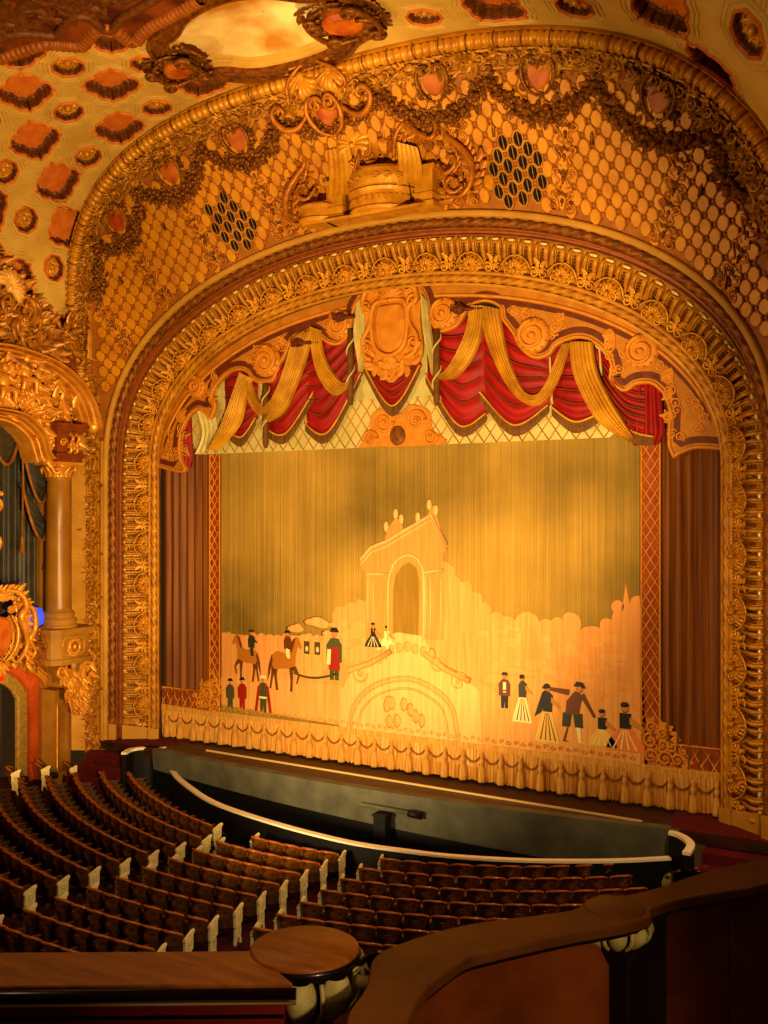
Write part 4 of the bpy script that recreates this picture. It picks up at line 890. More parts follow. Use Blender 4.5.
def person(x, z, H, kind):
    mb = MB(); h0 = .035; K = KI.index
    WS = .86 if kind.startswith('man') else .9
    def P(pts, c, h=.05, hz=None): prism(mb, [(x + u * H * WS, z + v * H) for u, v in pts], hz or h0, h, K(c), CF, .003)
    def B(u, v, a, b, c, h=.05): blob(mb, (x + u * H * WS, z + v * H, h), (a * H, b * H, .012), K(c), CF, nu=10, nv=5)
    F = {'man_r': ('red', 'black', 0), 'man_g': ('green', 'black', 0), 'man_c': ('green', 'white', 1), 'man_h': ('brown', 'black', 0), 'dancer': ('dkgreen', 'brown', 0)}
    if kind in ('rider_g', 'rider_b'):
        c = 'dkgreen' if kind == 'rider_g' else 'brown'
        P([(-.16, .30), (.18, .30), (.2, .72), (.08, .80), (-.10, .80), (-.18, .62)], c); P([(-.05, .35), (.12, .3), (.16, -.02), (.02, -.05), (-.06, .1)], 'white' if kind == 'rider_b' else c, .052)
        B(0, .88, .07, .08, 'skin'); P([(-.16, .93), (.18, .93), (.08, 1.02), (-.08, 1.02)], 'black', .056)
        P([(.1, .7), (.35, .55), (.33, .5), (.08, .58)], c, .054)
    elif kind.startswith('lady'):
        sk = 'white' if kind == 'lady_w' else 'yellow'
        P([(-.08, .55), (.08, .55), (.22, .1), (.25, 0), (-.25, 0), (-.22, .15)], sk); P([(-.09, .52), (.09, .52), (.11, .80), (.04, .86), (-.04, .86), (-.1, .78)], 'black' if kind == 'lady_y' else 'dkgreen', .052)
        B(0, .92, .05, .06, 'skin'); B(-.01, .95, .06, .05, 'black', .056); P([(.08, .78), (.26, .62), (.24, .58), (.08, .68)], 'skin', .055)
        for k in range(4): P([(-.15 + .1 * k, .04), (-.12 + .1 * k, .04), (-.03 + .02 * k, .5), (-.04 + .02 * k, .5)], 'brown', .054)
        if kind == 'lady_y': P([(-.1, .85), (-.02, .9), (-.12, .5), (-.26, .42)], 'black', .056)
    elif kind.startswith('sit'):
        sk = {'sit_d': 'dkgreen', 'sit_w': 'white', 'sit_l': 'yellow', 'sit_p': 'pink'}[kind]
        P([(-.12, .5), (.12, .5), (.42, .12), (.45, 0), (-.45, 0), (-.38, .2)], sk); P([(-.13, .45), (.13, .45), (.13, .76), (-.13, .76)], 'black' if kind != 'sit_w' else 'white', .052)
        B(0, .86, .08, .09, 'skin'); B(-.01, .93, .09, .06, 'black', .056); P([(.1, .7), (.4, .5), (.38, .44), (.1, .55)], 'skin', .055)
        for k in range(4): P([(-.3 + .18 * k, .03), (-.26 + .18 * k, .03), (-.05 + .03 * k, .42), (-.07 + .03 * k, .42)], 'white', .054)
    else:
        c, c2, cl = F[kind]
        if kind == 'dancer':
            for s in (-1, 1): P([(.0 + s * .04, .42), (.1 * s + .05, .42), (s * .16 + .02, .02), (s * .16 + .1, 0), (s * .16 - .04, 0)], 'white' if s > 0 else 'brown'); P([(s * .1 - .09, .5), (s * .1 + .09, .5), (s * .13 + .08, .26), (s * .13 - .08, .26)], c, .052)
            P([(-.14, .48), (.12, .48), (.2, .82), (.04, .88), (-.12, .7)], c2, .053); B(.14, .92, .055, .065, 'skin'); P([(.02, .97), (.26, .94), (.2, 1.04), (.08, 1.05)], 'black', .056)
            P([(-.08, .8), (-.62, .88), (-.62, .92), (-.06, .9)], c2, .054); P([(.16, .8), (.42, .45), (.46, .48), (.22, .86)], c2, .054)
        else:
            P([(-.13, .42), (.13, .42), (.12, .0), (.02, .0), (0, .3), (-.02, 0), (-.12, 0)], 'black' if kind == 'man_h' else c)
            P([(-.2, .35), (.2, .35), (.2, .7), (.1, .82), (-.1, .82), (-.22, .68)], c, .052); B(0, .89, .06, .07, 'skin'); P([(-.13, .94), (.13, .94), (.07, 1.03), (-.07, 1.03)], c2, .056)
            if cl:
                for s in (-1, 1): P([(s * .08, .82), (s * .22, .7), (s * .34, .02), (s * .24, 0), (s * .14, .6)], 'red', .055)
                P([(-.16, .38), (.16, .38), (.16, .44), (-.16, .44)], 'white', .057)
            if kind == 'man_h': P([(-.05, .45), (.06, .45), (.06, .75), (-.05, .75)], 'white', .056); P([(-.08, .48), (.1, .48), (.1, .53), (-.08, .53)], 'red', .058)
            if kind == 'man_g' and x > -5: P([(-.15, .2), (.15, .2), (.12, .65), (-.12, .65)], 'red', .056); P([(-.2, .3), (-.1, .3), (-.08, .6), (-.18, .6)], 'white', .057)
    cu(mb, 'painted_figure', KM)
def horse(x, z, dr, H=1.35):
    mb = MB(); K = KI.index
    out = [(-.42, .52), (-.40, .72), (-.25, .80), (.05, .76), (.20, .84), (.30, 1.04), (.40, 1.12), (.47, 1.08), (.58, .92), (.54, .86), (.44, .92), (.38, .74), (.36, .58), (.44, .42), (.38, .22), (.42, .20), (.50, .44), (.36, .50), (.25, .44), (.28, .12), (.24, .0), (.29, 0), (.33, .12), (.30, .44), (.1, .46), (-.15, .44), (-.22, .30), (-.16, .02), (-.24, .0), (-.30, .28), (-.34, .40), (-.36, .26), (-.44, .02), (-.37, .02), (-.29, .28)]
    out = out[:23] + out[23:]
    pts = [(-.42, .52), (-.40, .72), (-.25, .80), (.05, .76), (.20, .84), (.30, 1.04), (.40, 1.12), (.47, 1.08), (.58, .92), (.54, .86), (.44, .92), (.38, .74), (.36, .52), (.1, .46), (-.2, .44), (-.34, .42)]
    T = lambda p: [(x + dr * u * H * .76, z + v * H) for u, v in p]
    prism(mb, T(pts), .036, .05, K('horse'), CF, .004)
    for lg in ([(.24, .52), (.38, .52), (.50, .34), (.42, .16), (.38, .17), (.44, .34), (.24, .46)], [(.14, .5), (.28, .5), (.26, .0), (.18, .0), (.2, .22)], [(-.4, .6), (-.2, .6), (-.26, .3), (-.2, .0), (-.28, 0), (-.34, .3)], [(-.42, .62), (-.28, .5), (-.38, .26), (-.44, .02), (-.50, .02), (-.44, .3)]):
        prism(mb, T(lg), .036, .048, K('horsed'), CF, .003)
    prism(mb, T([(-.42, .72), (-.38, .62), (-.5, .3), (-.56, .18), (-.52, .5)]), .036, .052, K('brown'), CF)
    prism(mb, T([(.18, .86), (.28, 1.06), (.38, 1.1), (.3, .92), (.24, .78)]), .05, .056, K('brown'), CF)
    cu(mb, 'painted_horse', KM)
horse(-5.35, 2.05, -1, 1.25); horse(-3.95, 1.88, 1, 1.45)
for x, z, H, k in C_['figs']: person(x, z, H, k)
# side pleats
for s, x0, x1 in ((-1, XL, PL), (1, PR, XR)):
    xs = np.linspace(x0, x1, 150); ph = (xs - x0) / (x1 - x0) * 6.0
    dy = -.10 * np.abs(np.sin(ph * PI)) ** .6 + .10 + .02 * np.sin(ph * 7)
    mb = MB(); grid(mb, np.stack([np.stack([xs, YC - .03 + dy, np.full(150, z)], 1) for z in (.9, 10.2)], 1), 0, True)
    cu(mb, 'pleated_panel', [PLEAT])
def lattice(mb, x0, x1, z0, z1, d, m=0, w=.018, h=.03):
    n = int((abs(x1 - x0) + abs(z1 - z0)) / d) + 2
    for sg in (-1, 1):
        for i in range(-n, n + 1):
            pts = []
            c = (x0 if sg > 0 else x1) + i * d
            for z in (z0, z1):
                pts.append((c + sg * (z - z0) * .62, z))
            (xa, za), (xb, zb) = pts; lo, hi = 0., 1.
            dx = xb - xa
            if abs(dx) > 1e-6:
                t0, t1 = sorted(((x0 - xa) / dx, (x1 - xa) / dx)); lo, hi = max(0, t0), min(1, t1)
            if hi - lo < .005: continue
            q = [(xa + dx * t, za + (zb - za) * t, h) for t in (lo, hi)]
            tube(mb, q, w, 4, m, fn=CF)
def border(x0, x1, z0, z1, vert, name):
    mb = MB(); prism(mb, [(x0, z0), (x1, z0), (x1, z1), (x0, z1)], .0, .02, 0, CF, .004)
    for a, b in (((x0 + .03, z0), (x0 + .03, z1)), ((x1 - .03, z0), (x1 - .03, z1))) if vert else (((x0, z0 + .03), (x1, z0 + .03)), ((x0, z1 - .03), (x1, z1 - .03))):
        tube(mb, [(a[0], a[1], .03), (b[0], b[1], .03)], .022, 5, 1, fn=CF)
    if vert: lattice(mb, x0 + .05, x1 - .05, z0 + .05, z1, .22, 1)
    else: lattice(mb, x0, x1, z0 + .06, z1 - .06, .30, 1)
    cu(mb, name, [BORD, BORDG])
border(PL, IL - .02, 1.0, 10.2, True, 'side_border'); border(IR + .02, PR, 1.0, 10.2, True, 'side_border')
border(XL, PL, 1.0, 1.62, False, 'lower_border'); border(PR, XR, 1.0, 1.62, False, 'lower_border')
for s, cx in ((-1, PL + .0), (1, PR + .0)):   # floral corner appliques
    mb = MB(); ox = cx - s * .45
    for (u, v, r_) in ((.2, .22, .2), (.55, .2, .18), (.2, .6, .19), (.5, .52, .17), (.85, .2, .15), (.22, .92, .14), (.72, .5, .13), (.5, .8, .12), (.98, .42, .09)):
        prism(mb, [(ox + s * u + r_ * .8 * math.cos(t), 1.02 + v + r_ * .8 * math.sin(t)) for t in np.linspace(0, 2 * PI, 14)[:-1]], .024, .036, 1, CF)
        scroll(mb, (ox + s * u, 1.02 + v, 0), r_, rnd.random() * 6, s, .036, .055, CF, 0)
    for k in range(64):
        t = rnd.random() * PI / 2; q = .95 * math.sqrt(rnd.random()) + .1; leaf(mb, (ox + s * q * math.cos(t), 1.04 + q * math.sin(t), .04), t + rnd.uniform(-1., 1.), .22, .12, .015, .02, fn=CF, m=0)
    cu(mb, 'corner_applique', [BORDG, BORD])
# hem band, loops and fringe
mb = MB(); prism(mb, [(XL, .86), (XR, .86), (XR, 1.03), (XL, 1.03)], .02, .05, 0, CF, .006)
for k in range(86): x = XL + .1 + k * .204; scroll(mb, (x, 1.16 if IL < x < IR else .95, 0), .07, 0, 1 if k % 2 else -1, .016, .05, CF, 0, 1.0, 4)
cu(mb, 'embroidered_hem', [FRINGE])
xs = np.linspace(XL, XR, 900); r2 = random.Random(11); jit = np.array([r2.uniform(-.025, .025) for _ in xs])
mb = MB(); dy = np.array([r2.uniform(-.02, .015) for _ in xs])
grid(mb, np.stack([np.stack([xs, YC - .05 + dy * (1 + k), (np.full(900, z) + (jit if k == 2 else 0))], 1) for k, z in enumerate((.88, .45, .06))], 1), 0, False)
cu(mb, 'bullion_fringe', [FRINGE], kind='stuff')
tas = MB(); lathe(tas, [(.0, .80), (.035, .78), (.05, .70), (.03, .66), (.06, .62), (.055, .50), (.04, .48), (.07, .40), (.09, .08), (.085, .03), (0, .03)], (0, 0, 0), 10)
tme = tas.mesh('tassel', [FRINGE]); NT = 32; DT = (XR - XL) / NT
for k in range(NT):
    o = bpy.data.objects.new('tassel', tme); COL.objects.link(o); o.parent = cur; o.location = (XL + (k + .5) * DT, -.11, .02); o.scale = (1.3, 1.3, 1)
mb = MB()
for k in range(NT - 1):
    x = XL + (k + .5) * DT
    for dz, r_ in ((0, .014), (-.035, .010)): tube(mb, [(x + DT * t, .80 + dz - .24 * (1 - (2 * t - 1) ** 2), .10) for t in np.linspace(0, 1, 9)], r_, 5, fn=CF)
cu(mb, 'looped_cord', [CORD])

# ---------------------------------------------------------------- valance
YV = -.15
VF = cf(YV)
BOARD = mat('valance_board_tan', (200, 136, 50), (180, 116, 38), 3, .6, 0, .3, 30); MAROON = mat('valance_maroon_band', (104, 46, 10), (126, 60, 16), 4, .6)
BREL = mat('valance_relief_gold', (222, 152, 66), (204, 130, 50), 4, .5, .05, .3, 30)
REDV = mat('crimson_velvet', (142, 10, 0), (178, 20, 0), 2, .6, 0, .2, 30); OLIVE = mat('olive_hem_ribbon', (132, 88, 30), (112, 70, 24), 4, .7, 0, .4, 40)
GDRAPE = mat('old_gold_drape', (222, 170, 74), (186, 130, 46), 2, .5, .1, .3, 30, stretch=(1, 1, 1)); PALED = mat('pale_silk_lining', (196, 182, 120), (220, 200, 140), 2, .55)
val = empty('stage_valance', (0, -.2, 9), label='carved scalloped valance board hung with crimson swags and old gold draperies', cat='valance')
va = lambda mb, n, m, **k: sub(mb, n, m, val, **k)
def inarch(x0, x1, n=60, off=-.0, zmin=8.8):   # inner arch curve between two x
    P = CIN[np.abs(CIN[:, 2]) > zmin]; xs = np.linspace(x0, x1, n); return [(x, float(np.interp(x, P[:, 0], P[:, 2])) + off) for x in xs]
BL = [tuple(p) for p in D['board_L']]; BR = [tuple(p) for p in D['board_R']]
topL = inarch(-8.72, BL[-1][0], 50, .12); topR = inarch(BR[0][0], 8.72, 50, .12)
for nm, low, top in (('carved_board', BL, topL), ('carved_board', BR, topR)):
    lowd = [tuple(p) for p in resample(low, 170)]
    loop = lowd + top[::-1]
    mb = MB(); prism(mb, loop, -.05, .06, 0, VF, .006)
    bo = va(mb, nm, [BOARD])
    mb = MB(); L2 = resample(low, 260)
    for d_, w_ in ((.05, .04),):
        q = offset2(L2, d_); tube(mb, [(x, z, .07) for x, z in q], w_, 6, fn=VF)
    q = np.array(top); q = q[3:-3]; q[:, 1] -= .30; tube(mb, [(x, z, .065) for x, z in q], .05, 6, fn=VF)
    sub(mb, 'edge_moulding', [BREL], bo)
    mb = MB(); a_ = offset2(L2, .14); b_ = offset2(L2, .30)
    dd_ = lambda Q: np.array([np.min(np.linalg.norm(L2 - q_, axis=1)) for q_ in Q]); kp = (dd_(a_) > .125) & (dd_(b_) > .27); a_ = a_[kp]; b_ = b_[kp]
    gp = np.linalg.norm(np.diff(b_, axis=0), axis=1)
    P = np.stack([VF(a_[:, 0], a_[:, 1], np.full(len(a_), .066)), VF(b_[:, 0], b_[:, 1], np.full(len(a_), .066))], 1); grid(mb, P, 0, False)
    t_ = np.array(top)[2:-2]; P = np.stack([VF(t_[:, 0], t_[:, 1] - .36, np.full(len(t_), .064)), VF(t_[:, 0], t_[:, 1] - .50, np.full(len(t_), .064))], 1); grid(mb, P, 0, False)
    sub(mb, 'maroon_band', [MAROON], bo)
    mb = MB(); T_ = np.array(top)   # scroll relief in the field of the board
    r3 = random.Random(4)
    for k in range(0, 120):
        i = int(len(lowd) * r3.random()); lp = lowd[i]; tz = float(np.interp(lp[0], T_[:, 0], T_[:, 1])) if T_[0][0] < T_[-1][0] else lp[1]
        gap = tz - .55 - (lp[1] + .38)
        if gap < .22: continue
        z = lp[1] + .40 + gap * r3.random(); rr_ = min(.13, gap * .4)
        scroll(mb, (lp[0], z, 0), rr_, r3.random() * 6, 1 if k % 2 else -1, .025, .07, VF); leaf(mb, (lp[0], z, .06), r3.random() * 6, rr_ * 1.6, .09, .02, .02, fn=VF)
    sub(mb, 'scroll_relief', [BREL], bo, kind='stuff')
mb = MB()
for x, z, r_ in D['volutes']:
    v = MB(); lathe(v, [(0, .10), (r_ * .3, .12), (r_ * .75, .11), (r_ * .98, .08), (r_ * 1.02, .02), (r_ * 1.02, 0)], (0, 0, 0), 32, 0, lambda u, w, h, x=x, z=z: VF(u + x, w + z, h + .05))
    s = -1 if x < 0 else 1
    scroll(v, (x, z, 0), r_ * .84, PI / 2, s, r_ * .13, .19, VF, 0, 1.7)
    for k in range(14): a = k * 2 * PI / 14; blob(v, (x + r_ * .92 * math.cos(a), z + r_ * .92 * math.sin(a), .15), r_ * .09, 0, VF, 6, 4)
    va(v, 'volute', [BREL])
# central shield
sx, sz = D['shield']; mb = MB(); SF = lambda u, v, h: cf(-.28)(np.asarray(u) + sx - .02, np.asarray(v) + sz, h)
prism(mb, resample([(-.85, 1.45), (.8, 1.45), (.9, .3), (.95, -.75), (.45, -1.0), (0, -1.4), (-.45, -1.0), (-.95, -.75), (-.9, .3), (-.85, 1.45)], 60)[:-1], -.1, .0, 0, SF, .02)
prism(mb, resample([(0, .75), (.38, .70), (.46, .2), (.36, -.35), (0, -.55), (-.36, -.35), (-.46, .2), (-.38, .7), (0, .75)], 40)[:-1], 0, .10, 0, SF, .05)
shc = va(mb, 'shield_plaque', [BREL])
mb = MB(); ph = resample([(0, .85), (.46, .78), (.56, .2), (.44, -.42), (0, -.66), (-.44, -.42), (-.56, .2), (-.46, .78), (0, .85)], 60)
tube(mb, [(x, z, .1) for x, z in ph], .065, 7, fn=SF); shell(mb, (0, .85, 0), PI / 2, .5, SF, 0, 9, .05, .1, 1.3)
for s in (-1, 1):
    tube(mb, [(x, z, .1) for x, z in resample([(s * .2, 1.25), (s * .7, 1.2), (s * .85, .8), (s * .6, .6), (s * .62, .2), (s * .85, -.2), (s * .8, -.6), (s * .5, -.75)], 40)], .07, 7, fn=SF)
    scroll(mb, (s * .72, .75, 0), .2, 0, s, .05, .1, SF); scroll(mb, (s * .75, -.35, 0), .2, 0, -s, .05, .1, SF); scroll(mb, (s * .55, 1.2, 0), .16, 0, -s, .04, .1, SF)
for k in range(40): leaf(mb, (rnd.uniform(-.8, .8), -.75 - .35 * rnd.random() + .0, .02), rnd.random() * 6.3, .3, .18, .05, .06, fn=SF)
sub(mb, 'shield_scrollwork', [BREL], shc)
# pilaster faces beside the shield, lattice backing and swag drapery
mb = MB(); prism(mb, [(-7.2, 8.95), (5.9, 8.98), (6.6, 9.6), (6.9, 12.4), (-7.2, 12.4), (-7.8, 9.6)], -.0, .02, 0, cf(0.06))
lb = va(mb, 'painted_backing', [PALED])
mb = MB(); LFx = cf(.05)
for i in range(-32, 30):
    for s in (-1, 1):
        x0 = i * .36; tube(mb, [(x0, 8.97, .03), (x0 + s * .95, 10.3, .03)], .014, 4, fn=LFx)
prism(mb, resample([(-1.35, 8.97), (-1.0, 9.4), (-.9, 9.9), (-.3, 10.1), (0, 9.85), (.3, 10.1), (.9, 9.9), (1.0, 9.4), (1.35, 8.97), (-1.35, 8.97)], 50)[:-1], .02, .06, 0, LFx, .02)
for s in (-1, 1): scroll(mb, (s * .5, 9.65, 0), .3, 0, s, .05, .09, LFx); scroll(mb, (s * .95, 9.2, 0), .24, 0, -s, .05, .09, LFx)
sub(mb, 'gilt_lattice', [BREL], lb)
mb = MB(); blob(mb, (-.05, 9.25, .1), (.24, .27, .05), 0, LFx, 16, 7); shell(mb, (-.05, 9.08, .12), PI / 2, .28, LFx, 0, 7, .02, .04); sub(mb, 'dark_medallion', [GOLDD], lb)
def swag(top, bot, parent_depth, i):
    n = 28; T_ = resample(top, n); B_ = resample(bot, n); m = 46; rows = []
    for j in range(m):
        v = j / (m - 1); row = []
        for k in range(n):
            u = k / (n - 1); p = T_[k] * (1 - v) + B_[k] * v; e = math.sin(PI * u) ** .7
            y = -.06 - .14 * e * math.sin(PI * min(1, v * 1.05)) - .10 * e * abs(math.sin(v * PI * 6.5)) + .03
            row.append((p[0], y, p[1]))
        rows.append(row)
    mb = MB(); grid(mb, rows, 0, True); so = va(mb, 'crimson_swag', [REDV])
    mb = MB(); bb = np.array(B_); hem = .27
    P = []
    for k in range(n):
        u = k / (n - 1); w = hem * (.75 + .25 * math.sin(PI * u)); y = -.13 - .015 * (k % 2)
        P.append([(bb[k][0], y, bb[k][1] + .03), (bb[k][0] * 1., y - .02, bb[k][1] - w * .5), (bb[k][0], y, bb[k][1] - w)])
    grid(mb, P, 0, False); tube(mb, [(p[0], -.16, p[1] + .02) for p in bb], .03, 5, 1); sub(mb, 'olive_hem', [OLIVE, GDRAPE], so)
    mb = MB()
    for q in range(5):
        v = .18 + .15 * q; tube(mb, [(T_[k] * (1 - v) + B_[k] * v).tolist()[0:1] + [-.09 - .19 * math.sin(PI * k / (n - 1)) ** .7 * math.sin(PI * v) - .02] + (T_[k] * (1 - v) + B_[k] * v).tolist()[1:2] for k in range(2, n - 2)], .014, 4)
    sub(mb, 'fold_cord', [OLIVE], so)
for i, (t, b_) in enumerate(D['red_swags']): swag(t, b_, 0, i)
for i, (a_, b_) in enumerate(D['gold_drapes']):
    n = 34; A_ = resample(a_, n); B_ = resample(b_, n); m = 44; rows = []
    for j in range(m):
        v = j / (m - 1); row = []
        for k in range(n):
            u = k / (n - 1); p = A_[k] * (1 - v) + B_[k] * v
            y = -.24 - .10 * math.sin(PI * v) - .12 * abs(math.cos(v * PI * 6.5)) ** .7 + .03 - .05 * math.sin(PI * u); row.append((p[0], y, p[1]))
        rows.append(row)
    mb = MB(); grid(mb, rows, 0, True); va(mb, 'gold_drapery', [PALED if i in (4, 5) else GDRAPE])
mb = MB(); q = resample([(-7.25, 10.6), (-6.9, 9.6), (-7.2, 8.95)], 12); q2 = resample([(-6.7, 10.9), (-6.3, 9.9), (-6.3, 9.15)], 12)
grid(mb, [[tuple((q[k] * (1 - v) + q2[k] * v)[[0]]) + (-.1 - .04 * math.cos(v * 25),) + tuple((q[k] * (1 - v) + q2[k] * v)[[1]]) for k in range(12)] for v in np.linspace(0, 1, 14)], 0, True)
va(mb, 'pale_tail', [PALED])
for nm, x0, x1, z0, z1, m_ in (('crimson_tail', -8.0, -7.2, 8.55, 10.6, REDV), ('crimson_tail', 6.35, 7.35, 8.75, 10.5, REDV)):
    mb = MB(); xs = np.linspace(0, 1, 40)
    grid(mb, [[(x0 + (x1 - x0) * ((u - .5) * (.6 + .4 * v if v < .8 else 1.0 - 2.0 * (v - .8)) + .5), -.08 - .05 * math.cos(u * 25) - .04 * math.sin(v * 3), z1 + (z0 - z1) * v) for v in np.linspace(0, 1, 14)] for u in xs], 0, True); va(mb, nm, [m_])
for p0, p1 in D['poles']:
    mb = MB(); x, z0, z1 = p0[0], p0[1], p1[1]; L_ = z0 - z1
    lathe(mb, [(.0, 0), (.05, .0), (.09, .12), (.08, .3), (.1, L_ * .5), (.09, L_), (0, L_)], (x, -.32, z1), 10)
    tube(mb, [(x + .11 * math.cos(t * 14), -.32 + .11 * math.sin(t * 14), z1 + .1 + (L_ - .15) * t) for t in np.linspace(0, 1, 60)], .025, 5, 1)
    va(mb, 'banded_pole', [OLIVE, PALED])
for x, z in ((-.95 - .75, 12.6), (2.0, 12.45), (-3.1, 12.0)):
    mb = MB(); blob(mb, (x, -.42, z), (.2, .12, .13), nu=14, nv=8); tube(mb, [(x - .1, -.4, z), (x + .4, -.4, z - .02), (x + .65, -.38, z - .03)], [.06, .045, .02], 7)
    for kk in range(40): blob(mb, (x + rnd.uniform(-.19, .19), -.52, z + rnd.uniform(-.1, .1)), .03, nu=6, nv=4)
    va(mb, 'finial_rod', [MAROON])

# ---------------------------------------------------------------- stage, pit, steps
STW = mat('dark_stage_boards', (60, 34, 16), (84, 48, 22), 2, .5, 0, .2, 10, stretch=(1, 8, 1)); GREY = mat('grey_painted_pit_wall', (124, 120, 100), (100, 96, 78), 1.5, .7, 0, .4, 12)
BLK = mat('black_paint_and_shade', (16, 12, 9), (26, 20, 14), 4, .6); CARP = mat('red_carpet', (120, 14, 8), (92, 10, 6), 9, .9, 0, .5, 80); CARPD = mat('dark_red_carpet', (96, 16, 8), (66, 10, 5), 5, .95, 0, .5, 60)
RAILC = mat('pale_rail_cap', (255, 246, 220), (255, 238, 204), 4, .3, 0); BRASS = mat('brass_strip', (250, 220, 160), None, rough=.35, metal=.3)
def yf(x): return -1.95 + .0095 * x * x
xs = np.linspace(-7.75, 7.95, 60); edge = [(x, yf(x)) for x in xs]
mb = MB(); prism(mb, edge + [(10.2, -1.3), (10.2, 3.), (-10.2, 3.), (-10.2, -1.3)], -.25, 0, 0, ident); fl = mb.build('stage_floor', [STW], kind='structure')
mb = MB(); grid(mb, [[(x, y - (.05 if z > -.1 else .0), z) for z in (.015, -.08, -.081, -.62 - .035 * (x + 7))] for x, y in edge], 0, False); grid(mb, [[(x, y + .02, z) for z in (-.5, -2.8)] for x, y in edge], 1, False)  # black lower face paints in the shadow of rail and seats
grid(mb, [[(x, y - .05, .015), (x, y + .25, .015)] for x, y in edge], 0, False)
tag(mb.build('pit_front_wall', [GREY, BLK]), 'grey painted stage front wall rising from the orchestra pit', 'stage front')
mb = MB(); xs2 = np.linspace(-6.25, 7.05, 50); grid(mb, [[(x, -.72 - .035 * (x + 6.2) + d, .03 + h) for d, h in ((-.03, -.03), (-.03, .01), (.03, .01), (.03, -.03))] for x in xs2], 0, False)
tag(mb.build('footlight_strip', [BRASS]), 'thin brass footlight strip running along the stage edge', 'footlight')
for sd, s in (('left', -1), ('right', 1)):
    mb = MB(); prism(mb, [(s * 10.1, -1.25), (s * 10.1, .6), (s * 7.5, .1), (s * 7.75, -1.35)], .0, .02, 0, ident)
    tag(mb.build('stage_carpet', [CARP]), 'patch of red carpet on the stage at its %s end' % sd, 'carpet')
    st = empty('stage_steps', (s * 9.2, -2.2, -1.4), label='red carpeted steps down from the %s end of the stage' % sd, cat='steps')
    for k in range(5):
        mb = MB(); z = -.28 * (k + 1) + .0; y0 = -1.25 - .42 * k
        b0 = [(s * 8.5, y0 + .2), (s * 10.25, y0 + .2), (s * 10.25, y0 - .42), (s * (8.5), y0 - .42)]
        if k < 4: prism(mb, b0, z - .28, z, 0, ident, .03); sub(mb, 'step', [CARP], st)
# pit
PR_ = [tuple(p) for p in resample(D['pit_rail'], 90)]
PITF = mat('dark_pit_floor', (44, 26, 14), (30, 18, 10), 3, .8)
mb = MB(); prism(mb, PR_ + edge[::-1], -2.82, -2.8, 0, ident); mb.build('floor_pit', [PITF], kind='structure')
rail = empty('pit_rail', (PR_[45][0], PR_[45][1], -1.4), label='curved orchestra pit rail with pale cap on a black wall', cat='rail')
def wallpath(path, th, z0, z1, m, name, par):
    mb = MB(); a_ = offset2(path, th / 2); b_ = offset2(path, -th / 2)
    P = [[(a_[i][0], a_[i][1], z0), (a_[i][0], a_[i][1], z1), (b_[i][0], b_[i][1], z1), (b_[i][0], b_[i][1], z0)] for i in range(len(path))]
    grid(mb, P, 0, False); n = mb.n
    mb.f += [[0, 1, 2, 3], [n - 1, n - 2, n - 3, n - 4]]; mb.m += [0, 0]; mb.s += [False, False]
    return sub(mb, name, [m], par)
wallpath(PR_, .14, -2.8, -.55, BLK, 'rail_wall', rail); wallpath(PR_, .17, -.55, -.50, RAILC, 'rail_cap', rail)
wallpath(offset2(PR_, .20), .10, -.72, -.62, STW, 'inner_ledge', rail)
for sd, key in (('left', 'curlL'), ('right', 'curlR')):
    p = resample(D[key], 30); r = empty('parapet', (p[15][0], p[15][1], -1.4), label='short curved black parapet with pale cap at the %s end of the pit' % sd, cat='rail')
    wallpath(p, .14, -1.4, -.05, BLK, 'parapet_wall', r); wallpath(p, .17, -.05, 0.02, RAILC, 'parapet_cap', r)
# pit equipment
mb = MB(); box(mb, (.75, -2.25, -1.65), (.34, .3, 2.3)); box(mb, (.75, -2.25, -.48), (.4, .36, .05)); tag(mb.build('speaker_cabinet', [BLK]), 'black cabinet standing in the pit against the grey wall', 'cabinet')
mb = MB(); tube(mb, [(0.0, -2.12, -.36), (1.45, -2.12, -.38)], .055, 8); tube(mb, [(1.45, -2.12, -.38), (1.8, -2.12, -.40)], .10, 8, 1); tag(mb.build('follow_spot', [GREY, BLK]), 'grey pipe shaped lamp fixed on the stage front above the black cabinet', 'lamp')
mb = MB()
for s in (-1, 1): tube(mb, [(3.6 + s * .3, -2.6, -2.8), (3.6, -2.6, -1.9)], .02, 5)
tube(mb, [(3.6, -2.6, -1.9), (3.6, -2.6, -1.5)], .02, 5); box(mb, (3.6, -2.62, -1.45), (.5, .04, .3)); tag(mb.build('music_stand', [BLK]), 'thin music stand in the orchestra pit right of the black cabinet', 'stand')
# auditorium floor
FL = -1.4
mb = MB(); prism(mb, [(-13.5, -26), (14.5, -26), (14.5, 0), (8.3, 0), (8.3, -1.5)] + PR_[::-1] + [(-7.9, -1.2), (-8.3, 0), (-13.5, 0)], FL - .1, FL, 0, ident); mb.build('floor', [CARPD], kind='structure')

